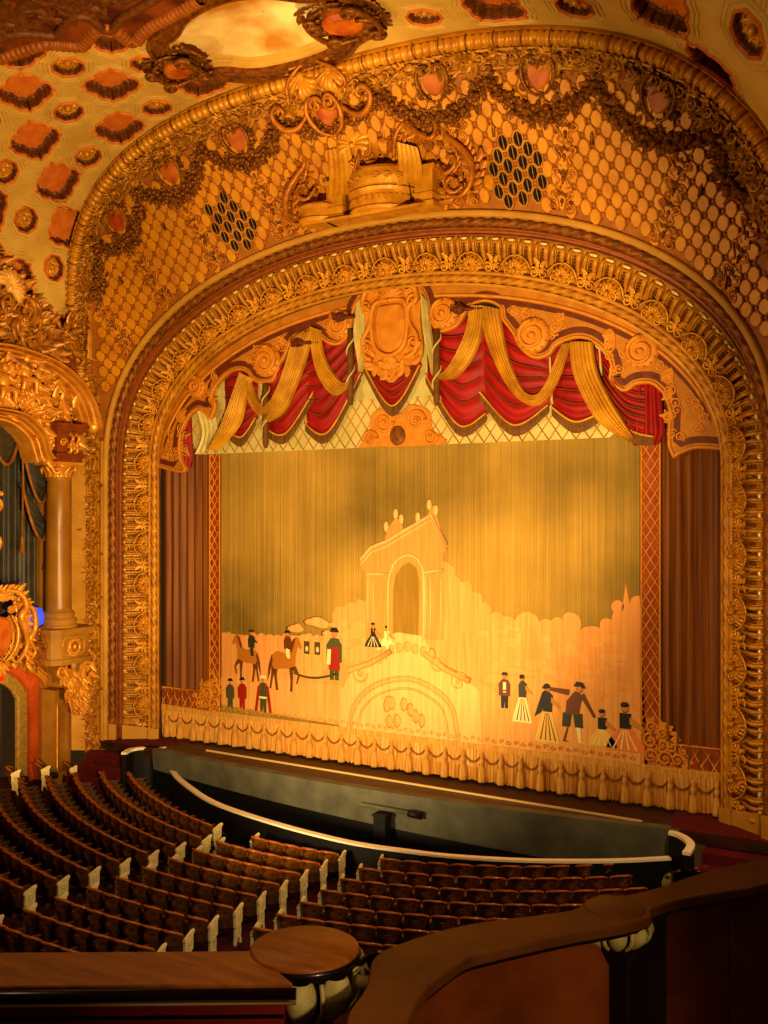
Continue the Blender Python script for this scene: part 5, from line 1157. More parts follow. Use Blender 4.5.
# ---------------------------------------------------------------- seats
SBK = mat('dark_leather_seat_back', (56, 36, 20), (132, 84, 40), 9, .36, 0, .4, 30, coat=.25); SRAIL = mat('polished_seat_rail', (164, 88, 34), (196, 116, 50), 6, .25, 0, coat=.5); SCUSH = mat('dark_seat_cushion', (52, 18, 10), (36, 12, 8), 5, .8)
STD = mat('cream_cast_standard', (226, 206, 150), (240, 222, 168), 8, .5, 0, .3, 30); CREST = mat('crest_gilt', (176, 110, 48), (150, 86, 32), 10, .4, .2)
SW = .50
def make_back():
    mb = MB(); nu, nv = 9, 7; n2 = []
    def pt(u, v, side):   # u -1..1, v 0..1 ; back curves round the sitter, +y is towards the stage
        w = SW * .465 * (1 - .04 * (1 - v)); x = u * w; y = .02 - .15 * (1 - u * u) - .10 * v + side
        z = .34 + (.40 + .075 * (1 - abs(u) ** 2.6)) * v
        return (x, y, z)
    F_ = [[pt(u, v, .05) for v in np.linspace(0, 1, nv)] for u in np.linspace(-1, 1, nu)]
    B_ = [[pt(u, v, 0.) for v in np.linspace(0, 1, nv)] for u in np.linspace(-1, 1, nu)]
    grid(mb, F_, 0, True); grid(mb, B_, 0, True)
    for e in (0, -1): grid(mb, [F_[e], B_[e]], 0, False)
    grid(mb, [[r[0] for r in F_], [r[0] for r in B_]], 0, False)
    return mb.mesh('backrest', [SBK]), F_, B_
BKM, F_, B_ = make_back()
mb = MB(); tp = [((f_[-1][0] + b_[-1][0]) / 2, (f_[-1][1] + b_[-1][1]) / 2 - .01, f_[-1][2] + .005) for f_, b_ in zip(F_, B_)]
tube(mb, resample(tp, 15), .030, 6)
for s in (0, -1): tube(mb, [((f_[0] + b_[0]) / 2, (f_[1] + b_[1]) / 2, f_[2]) for f_, b_ in zip(F_[s], B_[s])], .018, 5)
RLM = mb.mesh('top_rail', [SRAIL])
mb = MB(); cfn = lambda u, v, h: np.stack([np.asarray(u), -.185 - .0 * np.asarray(v) - np.asarray(h) - .20 * (np.asarray(v) - .0), .62 + np.asarray(v)], -1)
for k in range(6): a = k * PI / 3; ph = [(.062 * math.cos(a) + .028 * math.cos(t), .062 * math.sin(a) + .028 * math.sin(t), .01) for t in np.linspace(0, 2 * PI, 8)[:-1]]; tube(mb, ph, .007, 4, closed=True, fn=cfn)
blob(mb, (0, 0, .01), (.025, .03, .012), fn=cfn)
CRM = mb.mesh('crest', [CREST])
mb = MB(); P = []
for u in np.linspace(-1, 1, 7): P.append([(u * SW * .45, y, z + .02 * (1 - u * u)) for y, z in ((.0, .36), (.02, .43), (.2, .46), (.38, .45), (.44, .41), (.42, .36), (.0, .36))])
grid(mb, P, 0, True); SCM = mb.mesh('seat', [SCUSH])
mb = MB(); box(mb, (SW / 2, .12, .29), (.035, .34, .58)); box(mb, (SW / 2, .16, .60), (.05, .36, .035)); tube(mb, [(SW / 2, -.06, .58), (SW / 2, -.03, .2), (SW / 2, .0, .0)], .015, 5); ARM = mb.mesh('armrest', [SBK])
mb = MB()   # ornate end standard: shaped panel with scrolled top, shield relief and clawed feet; stands on the +x side
sf = lambda u, v, h: np.stack([SW / 2 + .02 + np.asarray(h), np.asarray(u) * .62, np.asarray(v) * 1.04], -1)
out = [(-.08, 0), (-.02, .02), (.0, .12), (.06, .16), (.13, .12), (.17, .02), (.24, 0), (.25, .05), (.215, .15), (.23, .3), (.21, .38), (.29, .42), (.30, .66), (.36, .70), (.35, .74), (.24, .725), (.0, .655), (-.10, .64), (-.13, .60), (-.09, .57), (-.10, .36), (-.06, .33), (-.07, .15), (-.10, .05)]
prism(mb, out, -.03, .03, 0, sf, .012)
tube(mb, [(u, v, 0) for u, v in ((-.11, .62), (.0, .655), (.24, .725), (.35, .725))], .03, 6, fn=sf)
for k in range(2): h = .035 if k == 0 else -.035; tube(mb, [(.10 + .075 * math.cos(t), .52 + .075 * math.sin(t), h) for t in np.linspace(0, 2 * PI, 12)[:-1]], .014, 4, closed=True, fn=sf); blob(mb, (.10, .52, h), (.03, .035, .02), 0, sf); tube(mb, [(.02, .36, h), (.08, .24, h), (.02, .16, h)], .014, 4, fn=sf); tube(mb, [(.16, .36, h), (.10, .24, h), (.18, .14, h)], .014, 4, fn=sf); tube(mb, [(-.08, .40, h), (.22, .42, h)], .012, 4, fn=sf)
ESM = mb.mesh('end_standard', [STD])
def make_seat(end=None, crest=True):
    r = empty('theater_seat', (0, 0, 0))
    for me, nm in ((BKM, 'backrest'), (RLM, 'top_rail'), (SCM, 'seat')):
        o = bpy.data.objects.new(nm, me); COL.objects.link(o); o.parent = r
        if nm == 'backrest' and crest: c = bpy.data.objects.new('crest', CRM); COL.objects.link(c); c.parent = o
    if end != 'right': o = bpy.data.objects.new('armrest', ARM); COL.objects.link(o); o.parent = r
    if end:
        o = bpy.data.objects.new('end_standard', ESM); COL.objects.link(o); o.parent = r; o['label'] = 'cream ornamental end standard'
        if end == 'left': o.location = (-SW - .04, 0, 0)
    return r
YAW = math.radians(30.2)
def px(p):
    dx, dy, dz = p[0] - 13.73, p[1] + 24.46, p[2] - 7.07; z = -math.sin(YAW) * dx + math.cos(YAW) * dy
    return 384 + 1020 * (math.cos(YAW) * dx + math.sin(YAW) * dy) / z, 515 - 1020 * dz / z
protos = {}
def seat_at(x, y, rz, end, label, group):
    if end not in protos:
        r = make_seat(end); protos[end] = r
    else: r = copy_tree(protos[end])
    r.location = (x, y, FL); r.rotation_euler = (0, 0, rz); tag(r, label, 'theater seat', group)
def row(cx, cy, R, a0, a1, blockname, k, stds, groups, culled=None, nmax=None):
    """seats of one curved row, counted from the aisle end"""
    n = int(round((a1 - a0) * R / (SW + .02))); st = (a1 - a0) / n; cnt = 0
    for j in range(n):
        a = a0 + (j + .5) * st; x, y = cx + R * math.sin(a), cy - R * math.cos(a)
        if nmax and j >= nmax: continue
        u, v = px((x, y, FL + .8))
        if u < -14 or v > 962 or u > 790: continue
        if culled and culled(u, v): continue
        end = 'left' if (j == 0 and 'l' in stds) else 'right' if (j == n - 1 and 'r' in stds) else None
        if 'fromright' in blockname: num = n - 1 - j; txt = 'left of the aisle'
        else: num = j; txt = 'right of the aisle'
        lab = 'dark leather seat, %s row of the %s, %s seat %s' % (ORD[k], groups, ORD[min(num, 14)] if num < 15 else 'sixteenth', txt)
        seat_at(x, y, a, end, lab, 'seats of the ' + groups)
for k in range(0, 12):      # left block
    R = 14.55 + .755 * k; row(1.1, 9.4, R, -.712, -.222 if k else -.262, 'fromright', k, 'r', 'left stalls block')
for k in range(0, 10):      # block between the two aisles
    R = 10.45 + .735 * k; xl = -1.74 - .085 * k + .0; xr = 1.18 - .01 * k
    if k == 0: xl = -1.3
    row(0, 5.5, R, math.asin(xl / R), math.asin(xr / R), 'fromleft_', k, 'lr', 'middle stalls block')
CN = [11, 12, 13, 11, 8, 7, 6]
for k in range(7):          # centre right block
    R = 10.40 + .735 * k; a0 = math.asin(2.02 / R) if k else .205
    row(0, 5.5, R, a0, .717, 'fromleft', k, 'l' if k < 99 else '', 'right stalls block', nmax=CN[k])
for k, (sx_, sy_) in enumerate(((-9.72, -1.72), (-10.34, -2.18), (-11.0, -2.71), (-11.4, -3.5))):      # short rows by the left wall
    for j in range(1 if k < 2 else 2):
        if k == 3 and j: continue
        a = -.74; x, y = sx_ - .2 - .384 * j, sy_ + .18 + .35 * j
        seat_at(x, y, a, 'right' if j == 0 else None, 'dark seat by the left box wall, %s short row, %s from the side aisle' % (ORD[k], ORD[j]), 'short rows by the left wall')
for j in range(3):
    a = .865 + .046 * j; seat_at(11.1 * math.sin(a), 5.5 - 11.1 * math.cos(a), a, 'left' if j == 0 else None, 'dark seat at the foot of the right stage steps, %s from its cream end' % ORD[j], 'seats by the right steps')

# ---------------------------------------------------------------- side box at the left wall
BX = D['box']; XB = -10.3
def bf(x0): return lambda u, v, h: np.stack([x0 + np.asarray(h, float), np.asarray(u, float), np.asarray(v, float)], -1)
BF = bf(XB)
OCHW = mat('ochre_box_wall', (176, 128, 62), (150, 102, 44), 1.2, .6, 0, .3, 9); TERRA = mat('terracotta_niche_wall', (206, 100, 34), (188, 84, 26), 2, .7, 0, .2, 12)
BGOLD = mat('box_bright_gilding', (206, 136, 58), (232, 170, 88), 3, .33, .3, .4, 25); BRED = mat('box_brown_stone', (150, 78, 34), (128, 62, 26), 3, .5, 0, .3, 12)
DRK = mat('dark_green_drape', (40, 34, 20), (74, 60, 34), 2, .5, 0, .2, 10, sheen=.2); MARB = mat('veined_column_marble', (182, 130, 62), (134, 88, 40), 1.1, .32, 0, 0, stretch=(1, 1, .6), contrast=.5)
# wall with the arched doorway
do = [tuple(p) for p in BX['door_out']]; CYD = -4.95
do = [(y, z) for y, z in do if y > CYD - .2]; arch_out = [(do[0][0], -1.4)] + do[1:] + [(2 * CYD - y, z) for y, z in do[::-1][:-1]] + [(2 * CYD - do[0][0], -1.4)]
di = [tuple(p) for p in BX['door_in']]; di = [(y, z) for y, z in di if y > CYD]; arch_in = [(di[0][0], -1.4)] + di[1:] + [(2 * CYD - y, z) for y, z in di[::-1][:-1]] + [(2 * CYD - di[0][0], -1.4)]
mb = MB(); W_ = bf(-12.0)
prism(mb, [(-1.5, -1.4), (-1.5, 3.3), (-9.5, 3.3), (-9.5, -1.4)][::-1] if 0 else [(-1.5, -1.4)] + [(-1.5, 3.3), (-9.5, 3.3), (-9.5, -1.4)] + arch_out[::-1], -.2, 0, 0, W_)
mb.build('wall_box', [OCHW], kind='structure')
mb = MB(); prism(mb, [(-1.5, 3.3), (-1.5, 12.2), (-2.5, 12.2), (-2.5, 9.5), (-2.62, 9.0), (-2.62, 3.3)], .6, .75, 0, W_); prism(mb, [(-2.5, 10.0), (-2.5, 12.2), (-9.5, 12.2), (-9.5, 10.0)], .6, .75, 0, W_); mb.build('wall_box_upper', [OCHW], kind='structure')
mb = MB(); box(mb, (-11.6, -1.72, 5.4), (1.3, .1, 13.6)); mb.build('wall_return', [OCHW], kind='structure')
ad = empty('arched_doorway', (-11.3, CYD, -1.4), label='arched terracotta doorway niche under the left box, cream inner arch around a dark opening', cat='doorway')
mb = MB(); prism(mb, arch_out[:1] + arch_out[1:] + arch_in[::-1], -.5, -.35, 0, W_); sub(mb, 'niche_wall', [TERRA], ad)
mb = MB(); A = np.array(arch_out); grid(mb, np.stack([W_(A[:, 0], A[:, 1], np.full(len(A), h)) for h in (-.35, .0)], 1), 0, False); sub(mb, 'reveal', [TERRA], ad)
mb = MB(); ph = resample(arch_out, 90)
for r_, h, d in ((.07, .03, 0.), (.05, .06, -.10), (.035, .03, .09)): tube(mb, [(y, z, h) for y, z in offset2(ph, d)], r_, 7, fn=W_)
for k in range(0, 90): blob(mb, (ph[k][0], ph[k][1], .10), .04, 0, W_, 6, 4)
sub(mb, 'outer_moulding', [BGOLD], ad)
mb = MB(); ph = resample(arch_in, 70)
grid(mb, np.stack([W_(*np.concatenate([offset2(ph, d), ], 0).T, np.full(70, h)) for d, h in ((.0, -.36), (.0, -.24), (-.05, -.22), (.24, -.22), (.30, -.26), (.30, -.36))], 1), 0, False)
for k in range(34): q = ph[2 * k]; blob(mb, (q[0] + 0, q[1], -.2), .045, 0, W_, 6, 4)
sub(mb, 'inner_arch', [mat('cream_arch_relief', (176, 142, 86), (150, 116, 62), 9, .6, 0, .6, 25)], ad)
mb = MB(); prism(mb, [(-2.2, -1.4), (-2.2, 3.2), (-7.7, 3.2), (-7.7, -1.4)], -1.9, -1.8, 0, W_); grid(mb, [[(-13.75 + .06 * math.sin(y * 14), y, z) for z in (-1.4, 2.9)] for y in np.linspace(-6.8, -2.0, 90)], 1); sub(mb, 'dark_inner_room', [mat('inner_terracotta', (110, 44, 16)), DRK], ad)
mb = MB(); box(mb, (-11.75, -3.78, 2.16), (.12, .34, .2)); mb.v[-1][:, 2] += 0; ex = tag(mb.build('exit_sign', [mat('red_lit_sign', (230, 30, 16), emit=(255, 40, 20), es=1.5)]), 'small red lit sign above the arched doorway', 'sign')
# pilaster panel below the corbel
pp = empty('pilaster', (-11.1, -2.0, -1.4), label='panelled ochre pilaster below the corbel beside the arched doorway', cat='pilaster')
mb = MB(); box(mb, (-11.85, -1.55 + .35, .1), (.3, .0, .0)) if 0 else box(mb, (-11.4, -1.85, .1), (.6, .62, 3.0)); sub(mb, 'shaft', [OCHW], pp)
mb = MB(); PF = bf(-11.09); tube(mb, [(-2.08, -.9, 0), (-2.08, 1.2, 0), (-1.62, 1.2, 0), (-1.62, -.9, 0)], .03, 5, closed=True, fn=PF); sub(mb, 'panel_moulding', [BGOLD], pp)
# pedestal on a foliage corbel
yc_, = (-2.55,)
pe = empty('column_pedestal', (-10.5, yc_, 2.6), label='pedestal with wreath panel carrying the marble column of the left box', cat='pedestal')
def octbox(mb, w, d, z0, z1, m=0, bev=.02):
    c = .22; x1 = XB + d; ya, yb = yc_ - w / 2, yc_ + w / 2
    prism(mb, [(XB - .9, ya - .3), (x1 - c, ya - .0), (x1, ya + c), (x1, yb - c * .3), (x1 - c, yb), (XB - .9, yb)], z0, z1, m, ident, bev)
mb = MB(); octbox(mb, 1.35, .42, 2.75, 3.48); sub(mb, 'die', [OCHW], pe)
mb = MB(); octbox(mb, 1.62, .56, 3.52, 3.66); octbox(mb, 1.50, .50, 3.44, 3.53); octbox(mb, 1.50, .50, 2.66, 2.76); octbox(mb, 1.4, .45, 2.58, 2.67); sub(mb, 'cornice', [OCHW], pe)
mb = MB(); FF = bf(XB + .42); tube(mb, [(yc_ + a * .42, 3.12 + b * .27, .01) for a, b in ((-1, -.7), (-.7, -1), (.7, -1), (1, -.7), (1, .7), (.7, 1), (-.7, 1), (-1, .7))], .022, 5, closed=True, fn=FF)
ph = [(yc_ + .2 * math.cos(t), 3.1 + .2 * math.sin(t), .05) for t in np.linspace(0, 2 * PI, 20)[:-1]]; tube(mb, ph, .05, 6, closed=True, fn=FF)
for k in range(16): leaf(mb, (yc_ + .2 * math.cos(k * .4), 3.1 + .2 * math.sin(k * .4), .05), k * .4 + 1.2, .14, .09, .03, .03, fn=FF)
blob(mb, (yc_, 3.1, .06), (.08, .1, .05), fn=FF); sub(mb, 'wreath_panel', [BGOLD], pe)
mb = MB(); r5 = random.Random(9)
for k in range(110):
    v = r5.random() ** .8; z = 2.58 - 1.3 * v; w = .62 * (1 - v) ** .7 + .05; y = yc_ + .1 + r5.uniform(-w, w)
    leaf(mb, (y, z, -.35 * v - .1), -PI / 2 + r5.uniform(-.9, .9), .3, .17, .08, .12, fn=FF)
for k in range(24): v = r5.random(); blob(mb, (yc_ + .1 + r5.uniform(-.3, .3) * (1 - v), 2.5 - v, .02 - .35 * v), .055, fn=FF)
for s in (-1, 1): scroll(mb, (yc_ + s * .48, 2.4, 0), .2, 0, s, .07, .03, FF)
sub(mb, 'foliage_corbel', [BGOLD], pe)
# column
XC, Yc = XB - .15, -2.61
co = empty('column', (XC, Yc, 3.66), label='round veined marble column with gilt capital standing on the pedestal of the left box', cat='column')
mb = MB(); lathe(mb, [(0, 0), (.56, 0), (.56, .10), (.52, .12), (.50, .14), (.55, .20), (.54, .28), (.47, .32), (.45, .36), (.49, .42), (.48, .48), (.40, .52), (.385, .60)], (XC, Yc, 3.64), 32); sub(mb, 'base', [OCHW], co)
mb = MB(); lathe(mb, [(.385, 4.2), (.385, 5.2), (.37, 6.6), (.345, 8.1), (.38, 8.14), (.38, 8.2), (.34, 8.22)], (XC, Yc, 0), 40); sub(mb, 'shaft', [MARB], co)
mb = MB(); lathe(mb, [(.345, 8.18), (.36, 8.3), (.42, 8.5), (.5, 8.58), (0, 8.58)], (XC, Yc, 0), 24); box(mb, (XC, Yc, 8.62), (1.05, 1.05, .09))
for k in range(4):
    a = k * PI / 2 + PI / 4; cx, cy = XC + .48 * math.cos(a), Yc + .48 * math.sin(a); n = (math.cos(a), math.sin(a)); f = frame((cx, cy, 8.45), (-n[1], n[0], 0), (0, 0, 1), (n[0], n[1], 0))
    scroll(mb, (0, 0, 0), .17, PI / 2, 1, .05, .0, f); blob(mb, (0, 0, .03), (.08, .08, .05), fn=f)
for k in range(12):
    a = k * PI / 6; n = (math.cos(a), math.sin(a)); f = frame((XC + .35 * n[0], Yc + .35 * n[1], 8.2), (-n[1], n[0], 0), (0, 0, 1), (n[0], n[1], 0)); leaf(mb, (0, 0, 0), PI / 2, .3, .18, .02, .13, fn=f)
sub(mb, 'capital', [BGOLD], co)
# entablature block
en = empty('entablature_block', (XC, Yc, 8.67), label='brown entablature block with scroll bracket above the marble column', cat='entablature')
mb = MB()
for w, z0, z1 in ((.98, 8.67, 8.80), (1.12, 8.80, 8.92), (.86, 8.92, 9.52), (1.02, 9.52, 9.6), (1.16, 9.6, 9.70), (1.3, 9.70, 9.82)): box(mb, (XC, Yc, (z0 + z1) / 2), (w, w, z1 - z0))
sub(mb, 'block', [BRED], en)
mb = MB(); EF = bf(XC + .43)
for dy in (-.12, .12): tube(mb, resample([(Yc + .1 + dy, 9.5, .1), (Yc + .1 + dy, 9.4, .22), (Yc + .1 + dy, 9.2, .12), (Yc + .1 + dy, 9.02, .14), (Yc + .1 + dy, 8.95, .05)], 14), .06, 6, fn=EF)
for k in range(5): leaf(mb, (Yc + .1, 9.3, .1), -PI / 2 + (k - 2) * .4, .3, .12, .06, .04, fn=EF)
scroll(mb, (Yc - .22, 9.25, 0), .14, 0, 1, .04, .03, EF); sub(mb, 'scroll_bracket', [BGOLD], en)
# arched pediments
def mould(mb, o_, i_, depth, n=60, m=0):
    O, I = resample(o_, n), resample(i_, n); prof = [(0, -.6), (-.04, depth + .1), (.10, depth + .1), (.12, depth - .12), (.2, depth - .14), (.24, depth + .02), (.34, depth + .06), (.44, depth - .0), (.46, depth - .24), (.54, depth - .26), (.58, depth - .1), (.7, depth - .12), (.72, depth - .34), (.8, depth - .34), (.84, depth - .24), (1., depth - .26), (1., -.6)]
    grid(mb, [[tuple(BF(*(O[k] * (1 - t) + I[k] * t), h)) for t, h in prof] for k in range(n)], m, False)
    for k in (0, n - 1):
        q = [tuple(BF(*(O[k] * (1 - t) + I[k] * t), h)) for t, h in prof]; mb.add(q, [tuple(range(len(q)))], m)
pd = empty('arched_pediment', (XB, -1.5, 9.7), label='curved gilt pediment arch over the left box with sculpted foliage beneath', cat='pediment')
mb = MB(); mould(mb, BX['ped_out'], BX['ped_in'], .35); q = BX['ped_out'][0]; blob(mb, (q[0] - .15, q[1] + .1, .2), (.2, .28, .2), 0, BF); sub(mb, 'outer_moulding', [BGOLD], pd)
mb = MB(); mould(mb, BX['arch2_out'], BX['arch2_in'], .30, 50); sub(mb, 'inner_moulding', [BGOLD], pd)
mb = MB(); P_ = resample(BX['ped_in'], 30).tolist() + resample(BX['arch2_out'], 30).tolist()[::-1]; prism(mb, P_, -.5, -.25, 0, BF); sub(mb, 'tympanum', [BRED], pd)
mb = MB(); r6 = random.Random(12); A_, B2 = resample(BX['ped_in'], 40), resample(BX['arch2_out'], 40)
for k in range(210):
    i = r6.randrange(40); t = r6.random(); p = A_[i] * (1 - t) + B2[i] * t
    if r6.random() < .7: leaf(mb, (p[0], p[1], -.2 + .2 * r6.random()), r6.random() * 6.3, r6.uniform(.3, .62), .26, .08, .16, fn=BF)
    else: blob(mb, (p[0], p[1], -.1), r6.uniform(.05, .12), 0, BF, 7, 5)
for k in range(16):
    i = 8 + r6.randrange(30); t = r6.uniform(.2, .8); p = A_[i] * (1 - t) + B2[i] * t; scroll(mb, (p[0], p[1], 0), r6.uniform(.18, .32), r6.random() * 6, 1 if k % 2 else -1, .07, .1, BF)
sub(mb, 'foliage_relief', [BGOLD], pd, kind='stuff')
# crest above: attic block, shell, scrolls and two small cherub like figures
at = empty('box_crest', (XB, -4.6, 11.8), label='dark gilt crest of scrolls and leaves with pale shell on top of the left box', cat='crest')
mb = MB(); box(mb, (-10.75, -2.5, 11.65), (.7, 1.1, .9)); box(mb, (-10.75, -2.5, 12.12), (.8, 1.2, .08)); box(mb, (-10.7, -3.4, 12.15), (.7, .8, .7)); sub(mb, 'attic_block', [BRED], at)
mb = MB(); SFn = bf(-9.95); shell(mb, (-4.9, 13.45, 0), .9, .62, SFn, 0, 11, .05, .16, 1.5); shell(mb, (-4.9, 13.5, -.1), 1.2, .5, SFn, 0, 9, .05, .2, 1.5); sub(mb, 'shell', [mat('pale_shell_gilding', (236, 190, 120), (214, 160, 90), 6, .4, .1)], at)
mb = MB(); r8 = random.Random(21)
for k in range(120):
    y = r8.uniform(-6.2, -3.3); top = 13.6 + .5 * math.cos((y + 5) * 1.1) - .9 * max(0, y + 4.6); z = r8.uniform(11.7, max(11.9, top))
    leaf(mb, (y, z, r8.uniform(-.3, .15)), r8.random() * 6.3, r8.uniform(.45, .85), .36, .1, .3, fn=BF)
for k in range(15):
    y = r8.uniform(-5.8, -3.6); z = r8.uniform(12.0, 13.3 - .5 * max(0, y + 4.6)); s = 1 if k % 2 else -1; q = r8.uniform(.7, 1.2); hh = r8.uniform(.1, .35)
    acanthus(mb, [(y, z - .35 * q, hh), (y + s * .35 * q, z - .2 * q, hh + .1), (y + s * .4 * q, z + .2 * q, hh + .12), (y + s * .1 * q, z + .38 * q, hh + .1), (y - s * .02 * q, z + .18 * q, hh + .08), (y + s * .14 * q, z + .14 * q, hh + .08)], .13, BF, n=24)
for (y, z, r_) in ((-3.0, 12.75, .5), (-2.15, 12.45, .45), (-2.6, 12.35, .35), (-1.9, 12.2, .3)): scroll(mb, (y, z, 0), r_, PI / 2, 1, .10, .0, BF, 0, 1.6)
for k in range(60): leaf(mb, (r8.uniform(-3.4, -1.8), r8.uniform(12.1, 12.9), 0), r8.random() * 6.3, .4, .18, .06, .15, fn=BF)
sub(mb, 'scrolls_and_leaves', [mat('crest_gilding', (140, 86, 32), (206, 142, 62), 5, .36, .25, .4, 25)], at, kind='stuff')
for q, (y, z) in enumerate(((-4.15, 11.2), (-4.9, 10.85))):   # sculpted cherubs seated in the foliage
    mb = MB(); blob(mb, (y, z, .15), (.20, .28, .18), fn=BF, nu=12, nv=9); blob(mb, (y + .02, z + .40, .2), (.13, .15, .13), fn=BF, nu=12, nv=9)
    for s in (-1, 1):
        tube(mb, resample([(y + s * .15, z + .18, .18), (y + s * .32, z + .05, .25), (y + s * .42, z + .2, .3)], 9), [.075] * 3 + [.065] * 3 + [.05] * 3, 7, fn=BF)
        tube(mb, resample([(y + s * .08, z - .2, .18), (y + s * .2, z - .25, .42), (y + s * .24, z - .55, .38), (y + s * .3, z - .6, .46)], 12), np.linspace(.11, .05, 12), 7, fn=BF)
    tag(mb.build('cherub_figure', [BGOLD]), 'gilt cherub seated in the foliage under the pediment, %s the column' % ('nearer' if q == 0 else 'farther from'), 'sculpture')
# drapery in the box opening
dr = empty('box_drapery', (-11.2, -4.5, 3.6), label='dark green draperies with gold trimmed swags hanging in the left box', cat='curtain')
mb = MB(); ys = np.linspace(-9.4, -2.4, 240); grid(mb, [[(-11.45 + .10 * math.sin(y * 11) + .04 * math.sin(y * 27), y, z) for z in (3.4, 10.2)] for y in ys], 0); sub(mb, 'hanging_folds', [DRK], dr)
DF = bf(-11.05)
TRIM = mat('dull_gold_trim', (168, 112, 48), (130, 82, 34), 5, .5, .2)
for (y0, z0, y1, z1, dp) in ((-3.62, 9.3, -2.55, 8.2, 1.25), (-3.6, 8.0, -2.6, 6.8, 1.0), (-4.9, 9.9, -3.68, 9.6, 1.2)):
    mb = MB(); m2 = MB(); rows = []
    def cat(t, v): return (y0 + (y1 - y0) * t, z0 + (z1 - z0) * t - (dp * (1 - (2 * t - 1) ** 2)) * v)
    for v in np.linspace(.05, 1, 22): rows.append([(cat(t, v)[0], cat(t, v)[1], .06 + .12 * math.sin(PI * t) + .04 * math.sin(v * 28)) for t in np.linspace(0, 1, 18)])
    grid(mb, [[tuple(DF(*p)) for p in r] for r in rows], 0); so = sub(mb, 'swag', [DRK], dr)
    tube(m2, [(*cat(t, 1.0), .15 + .12 * math.sin(PI * t)) for t in np.linspace(0, 1, 22)], .055, 6, fn=DF); sub(m2, 'gold_trim', [TRIM], so)
mb = MB()
for (y, z0, z1) in ((-2.72, 7.9, 5.6), (-3.64, 9.9, 6.2), (-4.6, 9.9, 7.5)): tube(mb, [(y, z0, .2), (y + .02, (z0 + z1) / 2, .22), (y, z1, .2)], .035, 5, fn=DF); lathe(mb, [(0, .3), (.07, .2), (.05, .12), (.1, -.25), (0, -.25)], (-10.85, y, z1), 8)
sub(mb, 'tassel_cord', [TRIM], dr)
# lower gilt lambrequin scrolls at the left edge of the box opening
mb = MB()
for k, (y, z) in enumerate(((-4.9, 7.9), (-4.6, 7.4), (-4.9, 6.9), (-4.7, 6.3))): scroll(mb, (y, z, 0), .34, k, 1 if k % 2 else -1, .08, .25, DF)
blob(mb, (-5.0, 7.3, .25), (.3, .5, .1), 0, DF); tag(mb.build('gilt_lambrequin', [BGOLD]), 'gilt scroll ornament on the dark drapery at the left picture edge', 'ornament')
# box parapet with cartouche
pb = empty('box_parapet', (-10.4, -5, 3), label='gilt foliage parapet of the left box with large scroll cartouche', cat='parapet')
mb = MB(); prism(mb, [(-3.1, 2.75), (-3.1, 3.62), (-9.4, 3.62), (-9.4, 2.75)][::-1], -.9, -.25, 0, BF); prism(mb, [(-3.1, 3.55), (-3.1, 3.68), (-9.4, 3.68), (-9.4, 3.55)][::-1], -.95, -.12, 0, BF); sub(mb, 'parapet_wall', [OCHW], pb)
mb = MB()
for k in range(70): leaf(mb, (r8.uniform(-4.1, -3.15), r8.uniform(2.7, 3.5), -.22), r8.random() * 6.3, .34, .14, .05, .08, fn=BF)
for k in range(7): scroll(mb, (r8.uniform(-4.0, -3.3), r8.uniform(2.8, 3.4), 0), .16, k, 1, .05, -.16, BF)
sub(mb, 'spandrel_foliage', [GOLDD], pb, kind='stuff')
mb = MB(); y0, z0 = -4.95, 3.65
prism(mb, resample([(y0, z0 + .55), (y0 + .36, z0 + .4), (y0 + .42, z0 - .1), (y0 + .2, z0 - .55), (y0, z0 - .65), (y0 - .2, z0 - .55), (y0 - .42, z0 - .1), (y0 - .36, z0 + .4), (y0, z0 + .55)], 30)[:-1], -.2, .12, 0, BF, .08); sub(mb, 'shield', [REDSHELL], pb)
mb = MB()
def bs(pts, w): acanthus(mb, pts, w * 1.2, BF, n=36)
for s in (-1, 1):
    bs([(y0 + s * .1, z0 + 1.25, .1), (y0 + s * .55, z0 + 1.2, .2), (y0 + s * .8, z0 + .8, .25), (y0 + s * .6, z0 + .5, .25), (y0 + s * .75, z0 + .1, .25), (y0 + s * .85, z0 - .4, .2), (y0 + s * .5, z0 - .8, .2), (y0 + s * .3, z0 - .65, .2)], .14)
    bs([(y0 + s * .5, z0 + .9, .1), (y0 + s * 1.05, z0 + .7, .2), (y0 + s * 1.15, z0 + .1, .2), (y0 + s * .95, z0 - .2, .2), (y0 + s * 1.2, z0 - .6, .15), (y0 + s * .9, z0 - .9, .15)], .12)
    bs([(y0 + s * .35, z0 + .5, .2), (y0 + s * .5, z0 + .1, .25), (y0 + s * .4, z0 - .4, .25), (y0 + s * .1, z0 - .75, .2)], .08)
    for k in range(12): leaf(mb, (y0 + s * (.6 + .03 * k), z0 + 1.1 - .17 * k, .1), (PI / 2 - s * PI / 2) + s * (1 - .2 * k), .4, .18, .1, .1, fn=BF)
for k in range(9): leaf(mb, (y0, z0 + 1.0, .1), PI / 2 + (k - 4) * .35, .45, .16, .08, .1, fn=BF)
for k in range(5): leaf(mb, (y0, z0 - .75, .1), -PI / 2 + (k - 2) * .4, .4, .18, .08, .05, fn=BF)
sub(mb, 'scroll_frame', [BGOLD], pb)
mb = MB(); lathe(mb, [(0, 0), (.16, 0), (.18, .1), (.3, .14), (.34, .35), (.28, .6), (.1, .66), (0, .66)], (-10.5, -3.55, 3.68), 16); 
tag(mb.build('blue_light_patch', [mat('blue_light_glow', (60, 80, 190), emit=(60, 90, 210), es=1.2)]), 'small blue glowing lamp on the box parapet beside the column', 'lamp')  # glowing body added for a patch of blue light, no actual lamp

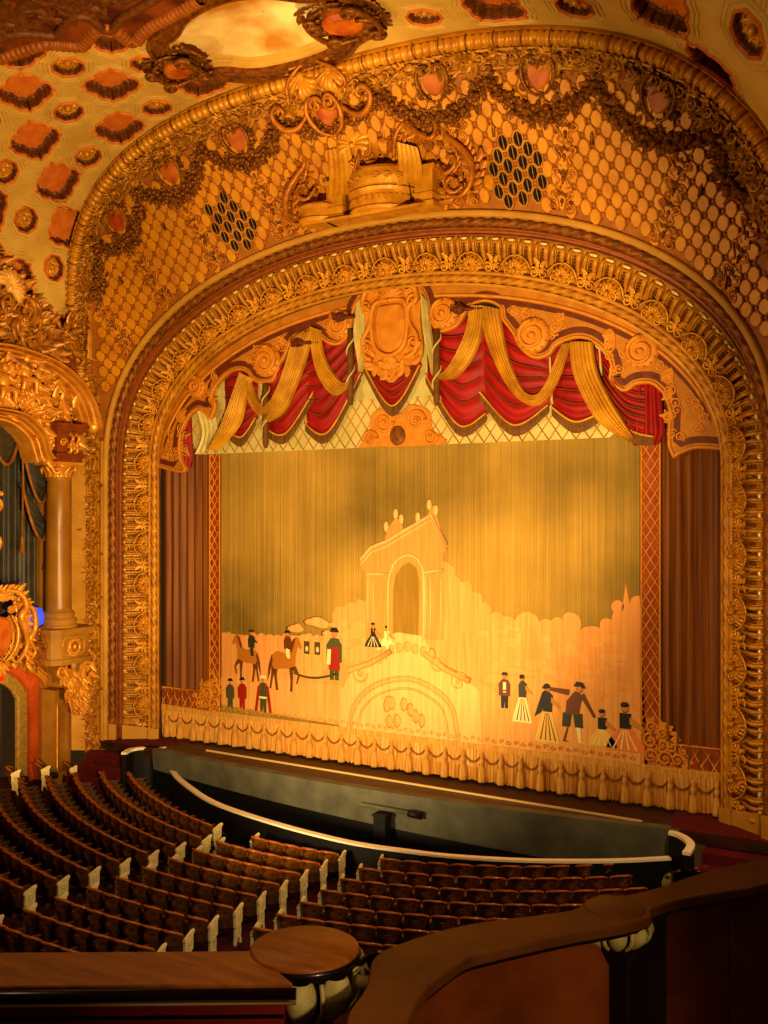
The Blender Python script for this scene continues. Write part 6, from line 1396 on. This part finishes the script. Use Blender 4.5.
# ---------------------------------------------------------------- balcony rails in the foreground
MAHO = mat('mahogany_rail_top', (196, 122, 52), (158, 90, 34), 3, .42, 0, .1, 20, coat=.08, stretch=(1, 6, 1)); MAHOD = mat('dark_rail_edge', (52, 26, 12), (36, 18, 9), 5, .3, 0, coat=.3)
REDP = mat('red_leather_panel', (150, 44, 14), (128, 34, 10), 3, .5, 0, .2, 25); PETAL = mat('pale_cream_gadroon', (232, 216, 160), (206, 186, 120), 12, .5, 0, .2, 40); BRWALL = mat('russet_leather_wall', (160, 86, 42), (128, 64, 28), 3, .45, 0, .25, 30)
rl = [tuple(p) for p in D['railL']]; ZR = 4.87
br = empty('balcony_rail', (10.2, -20.9, 3.8), label='mahogany topped balcony rail with round cap and cream gadroons, bottom left', cat='balcony rail')
mb = MB(); prism(mb, rl, ZR - .045, ZR, 0, ident, .006); sub(mb, 'rail_top', [MAHO], br)
n0, n1 = np.array(rl[3]), np.array(rl[2]); dv = (n1 - n0) / np.linalg.norm(n1 - n0); nr = np.array([dv[1], -dv[0]])
if nr @ (np.array([13.73, -24.46]) - n1) < 0: nr = -nr
mb = MB(); e0_, e1_ = n0 + nr * .012, n1 + nr * .012 + dv * .02; tube(mb, [(e0_[0], e0_[1], ZR - .042), (e1_[0], e1_[1], ZR - .042)], .028, 12); tube(mb, [(e0_[0], e0_[1], ZR - .085), (e1_[0], e1_[1], ZR - .085)], .008, 6, 1); sub(mb, 'bolster', [MAHOD, BRASS], br)
mb = MB(); q = [n0 - nr * .01, n1 - nr * .01 - dv * .04, n1 - nr * .16 - dv * .04, n0 - nr * .16]; prism(mb, [tuple(p) for p in q], 3.9, ZR - .06, 0, ident); 
for z in (ZR - .15, ZR - .16): tube(mb, [tuple(q[0] + nr * .004) + (z,), tuple(q[1] + nr * .004) + (z,)], .005, 5, 1)
sub(mb, 'leather_panel', [REDP, BLK], br)
cc = D['capC']; CR = .275
mb = MB(); lathe(mb, [(0, .012), (CR - .012, .012), (CR, .004), (CR, -.01)], (cc[0], cc[1], ZR), 64); sub(mb, 'cap_top', [MAHO], br)
mb = MB(); lathe(mb, [(CR, -.006), (CR + .012, -.02), (CR + .006, -.035), (CR - .01, -.04), (CR + .004, -.05), (CR - .01, -.06), (CR - .12, -.25), (CR - .14, -.6)], (cc[0], cc[1], ZR), 64); sub(mb, 'cap_edge', [MAHOD], br)
def gadroons(c, R, ztop, hgt, n, parent, a0=0, a1=2 * PI, bul=.055):
    for k in range(n):
        mb = MB(); am = a0 + (a1 - a0) * (k + .5) / n; wd = (a1 - a0) / n * .44; P = []
        for v in np.linspace(0, 1, 12):
            row = []
            for u in np.linspace(-1, 1, 11):
                a = am + u * wd * (math.sin(PI * (v * .80 + .14)) ** .45); rr_ = R - .05 + (bul + .05) * math.sin(PI * (v * .72 + .18)) ** .8 * (1 - .55 * abs(u) ** 2.5) - .06 * v
                row.append((c[0] + rr_ * math.cos(a), c[1] + rr_ * math.sin(a), ztop - hgt * v))
            P.append(row)
        grid(mb, P, 0, True); sub(mb, 'gadroon', [PETAL], parent)
        mb = MB(); a = a0 + (a1 - a0) * k / n
        tube(mb, [(c[0] + (R - .05 + (bul + .035) * math.sin(PI * (v * .72 + .18)) - .06 * v) * math.cos(a), c[1] + (R - .05 + (bul + .035) * math.sin(PI * (v * .72 + .18)) - .06 * v) * math.sin(a), ztop - hgt * v) for v in np.linspace(.02, .95, 10)], .012, 6); sub(mb, 'gadroon_rib', [PETAL], parent)
gadroons(cc, CR + .005, ZR - .05, .235, 9, br, bul=.085)
mb = MB(); r9 = random.Random(2); gq = n1 + dv * .0
for k in range(14): leaf(mb, (gq[0] + r9.uniform(-.03, .03), gq[1] + r9.uniform(-.02, .02), ZR - .14 + r9.uniform(-.04, .03)), r9.random() * 6, .07, .035, 0, .01)
sub(mb, 'leaf_ornament', [GOLDD], br)
# undulating rail on the right
rr = empty('box_rail', (11.9, -19, 3.8), label='undulating brown rail of the balcony boxes sweeping towards the right edge', cat='balcony rail')
fa_ = resample(D['railR_far'], 150); ne = resample(D['railR_near'], 150)
mb = MB(); prism(mb, [tuple(p) for p in fa_] + [tuple(p) for p in ne[::-1]], ZR - .05, ZR, 0, ident, .008)
sub(mb, 'rail_top', [mat('worn_brown_rail_top', (136, 84, 34), (106, 60, 22), 2.5, .5, 0, .15, 18)], rr)
def inset(path, d):
    o_ = offset2(path, d); o2 = offset2(path, -d); m_ = fa_[75]; return o_ if np.linalg.norm(o_[75] - m_) < np.linalg.norm(o2[75] - m_) else o2
w1 = inset(ne, .17); 
mb = MB(); grid(mb, [[(p[0], p[1], z) for z in (ZR - .05, 3.3)] for p in w1], 0, True); sub(mb, 'leather_wall', [BRWALL], rr)
mb = MB(); q2 = inset(ne, .03); tube(mb, [(p[0], p[1], ZR - .06) for p in q2], .022, 8); w0 = inset(ne, .10); tube(mb, [(p[0], p[1], ZR - .1) for p in w0], .012, 6); sub(mb, 'edge_roll', [MAHOD], rr)
w2 = fa_ + (fa_ - 0) * 0; ctr = (fa_ + ne) / 2; w3 = fa_ + (ctr - fa_) * .35
mb = MB(); grid(mb, [[(p[0], p[1], z) for z in (ZR - .05, 3.3)] for p in w3], 0, True); sub(mb, 'outer_front', [MAHOD], rr)
for k, (x, y, r_, a) in enumerate(((11.17, -20.02, .15, 0), (11.975, -18.87, .165, 0), (12.20, -18.02, .14, 0))):
    g_ = empty('rail_pier', (x, y, 3.8), label='cream gadrooned pier head under the brown box rail, %s from the left' % ORD[k], cat='pier', group='gadrooned piers of the box rail')
    gadroons((x, y), r_ + .02, ZR - .06, .14, 8, g_, bul=.05)
    mb = MB(); lathe(mb, [(r_ - .02, ZR - .05), (r_ - .03, ZR - .2), (r_ - .08, ZR - .3), (r_ - .08, 3.4)], (x, y, 0), 20); sub(mb, 'pier_core', [MAHOD], g_)
    if k == 1: mb = MB(); lathe(mb, [(0, .006), (r_ - .006, .006), (r_, .002), (r_, -.04)], (x, y, ZR), 48); sub(mb, 'cap_top', [bpy.data.materials['worn_brown_rail_top']], g_)
mb = MB(); prism(mb, [(10, -24), (14.5, -24), (14.5, -18), (12.6, -18.2), (11.9, -19.6), (11.5, -21), (10.2, -21.6)], 3.25, 3.3, 0, ident); mb.build('floor_balcony', [CARPD], kind='structure')

# ---------------------------------------------------------------- camera
yaw = math.radians(30.2)
cd = bpy.data.cameras.new('camera'); cam = bpy.data.objects.new('camera', cd); COL.objects.link(cam)
cam.location = (13.73, -24.46, 7.07); cam.rotation_euler = (PI / 2, 0, yaw)
cd.sensor_fit = 'VERTICAL'; cd.sensor_height = 32; cd.lens = 1020 / 1024 * 32
cd.shift_y = 3 / 1024 ; cd.clip_start = .05; cd.clip_end = 200
sc.camera = cam
# ---------------------------------------------------------------- light
def aim(o, t):
    o.rotation_euler = (Vector(t) - o.location).to_track_quat('-Z', 'Y').to_euler()
def area(name, loc, t, sx, sy, e, col, spread=180):
    l = bpy.data.lights.new(name, 'AREA'); l.shape = 'RECTANGLE'; l.size = sx; l.size_y = sy; l.energy = e; l.color = col; l.spread = math.radians(spread)
    o = bpy.data.objects.new(name, l); COL.objects.link(o); o.location = loc; aim(o, t); return o
def spot(name, loc, t, ang, e, col, blend=.6, r=.2):
    l = bpy.data.lights.new(name, 'SPOT'); l.spot_size = math.radians(ang); l.spot_blend = blend; l.energy = e; l.color = col; l.shadow_soft_size = r
    o = bpy.data.objects.new(name, l); COL.objects.link(o); o.location = loc; aim(o, t); return o
WARM = (1, .69, .28); WARM2 = (1, .72, .33)
spot('house_spot_right', (9, -17, 4.5), (-4, -1, 11), 75, 18500, WARM, .5, .06)
spot('house_spot_left', (-6, -17, 4.5), (5, -1, 12), 75, 5200, WARM, .5, .12)
spot('curtain_wash', (0, -11, 1.0), (0, 0, 2.2), 62, 3500, WARM2, .9, .5)
spot('side_box_spot', (6, -9, 3), (-11, -3.5, 8), 46, 5000, WARM, .5, .08)
area('stalls_glow', (4, -14, 12), (-1, -8, -1), 5, 3, 190, (1, .70, .34))
spot('standards_spot', (12, -16, 9), (-6, -5, -1), 44, 2600, (1, .74, .40), .8, .15)
spot('oval_spot', (3, -12, 5), (.2, -3.6, 18.4), 20, 3800, WARM2, .7, .2)
spot('box_rail_fill', (14.6, -22.4, 6.3), (11.55, -20.0, 4.5), 44, 230, (1, .70, .34), .7, .1)  # added fill for the cap gadroons and box walls, no fixture there
area('rail_top_fill', (11.2, -20.6, 8.2), (11.5, -19.6, 4.8), .5, .5, 16, (1, .68, .32))  # unseen fill added overhead to brighten rail tops and cap
spot('niche_lamp', (-9.2, -7.5, 1.2), (-12.3, -3.2, 1.0), 70, 900, (1, .62, .25), .8, .2)
area('right_steps_fill', (11, -7, 7), (9, -2, -1), 1, 1, 300, (1, .66, .30))  # fill added to lift the red of the right stage steps
w = bpy.data.worlds.new('house_dark'); sc.world = w; w.use_nodes = True
w.node_tree.nodes['Background'].inputs[0].default_value = (.30, .13, .035, 1); w.node_tree.nodes['Background'].inputs[1].default_value = .09
vs = sc.view_settings; vs.view_transform = 'Standard'; vs.look = 'None'; vs.gamma = 1; vs.use_curve_mapping = False; vs.exposure = .12
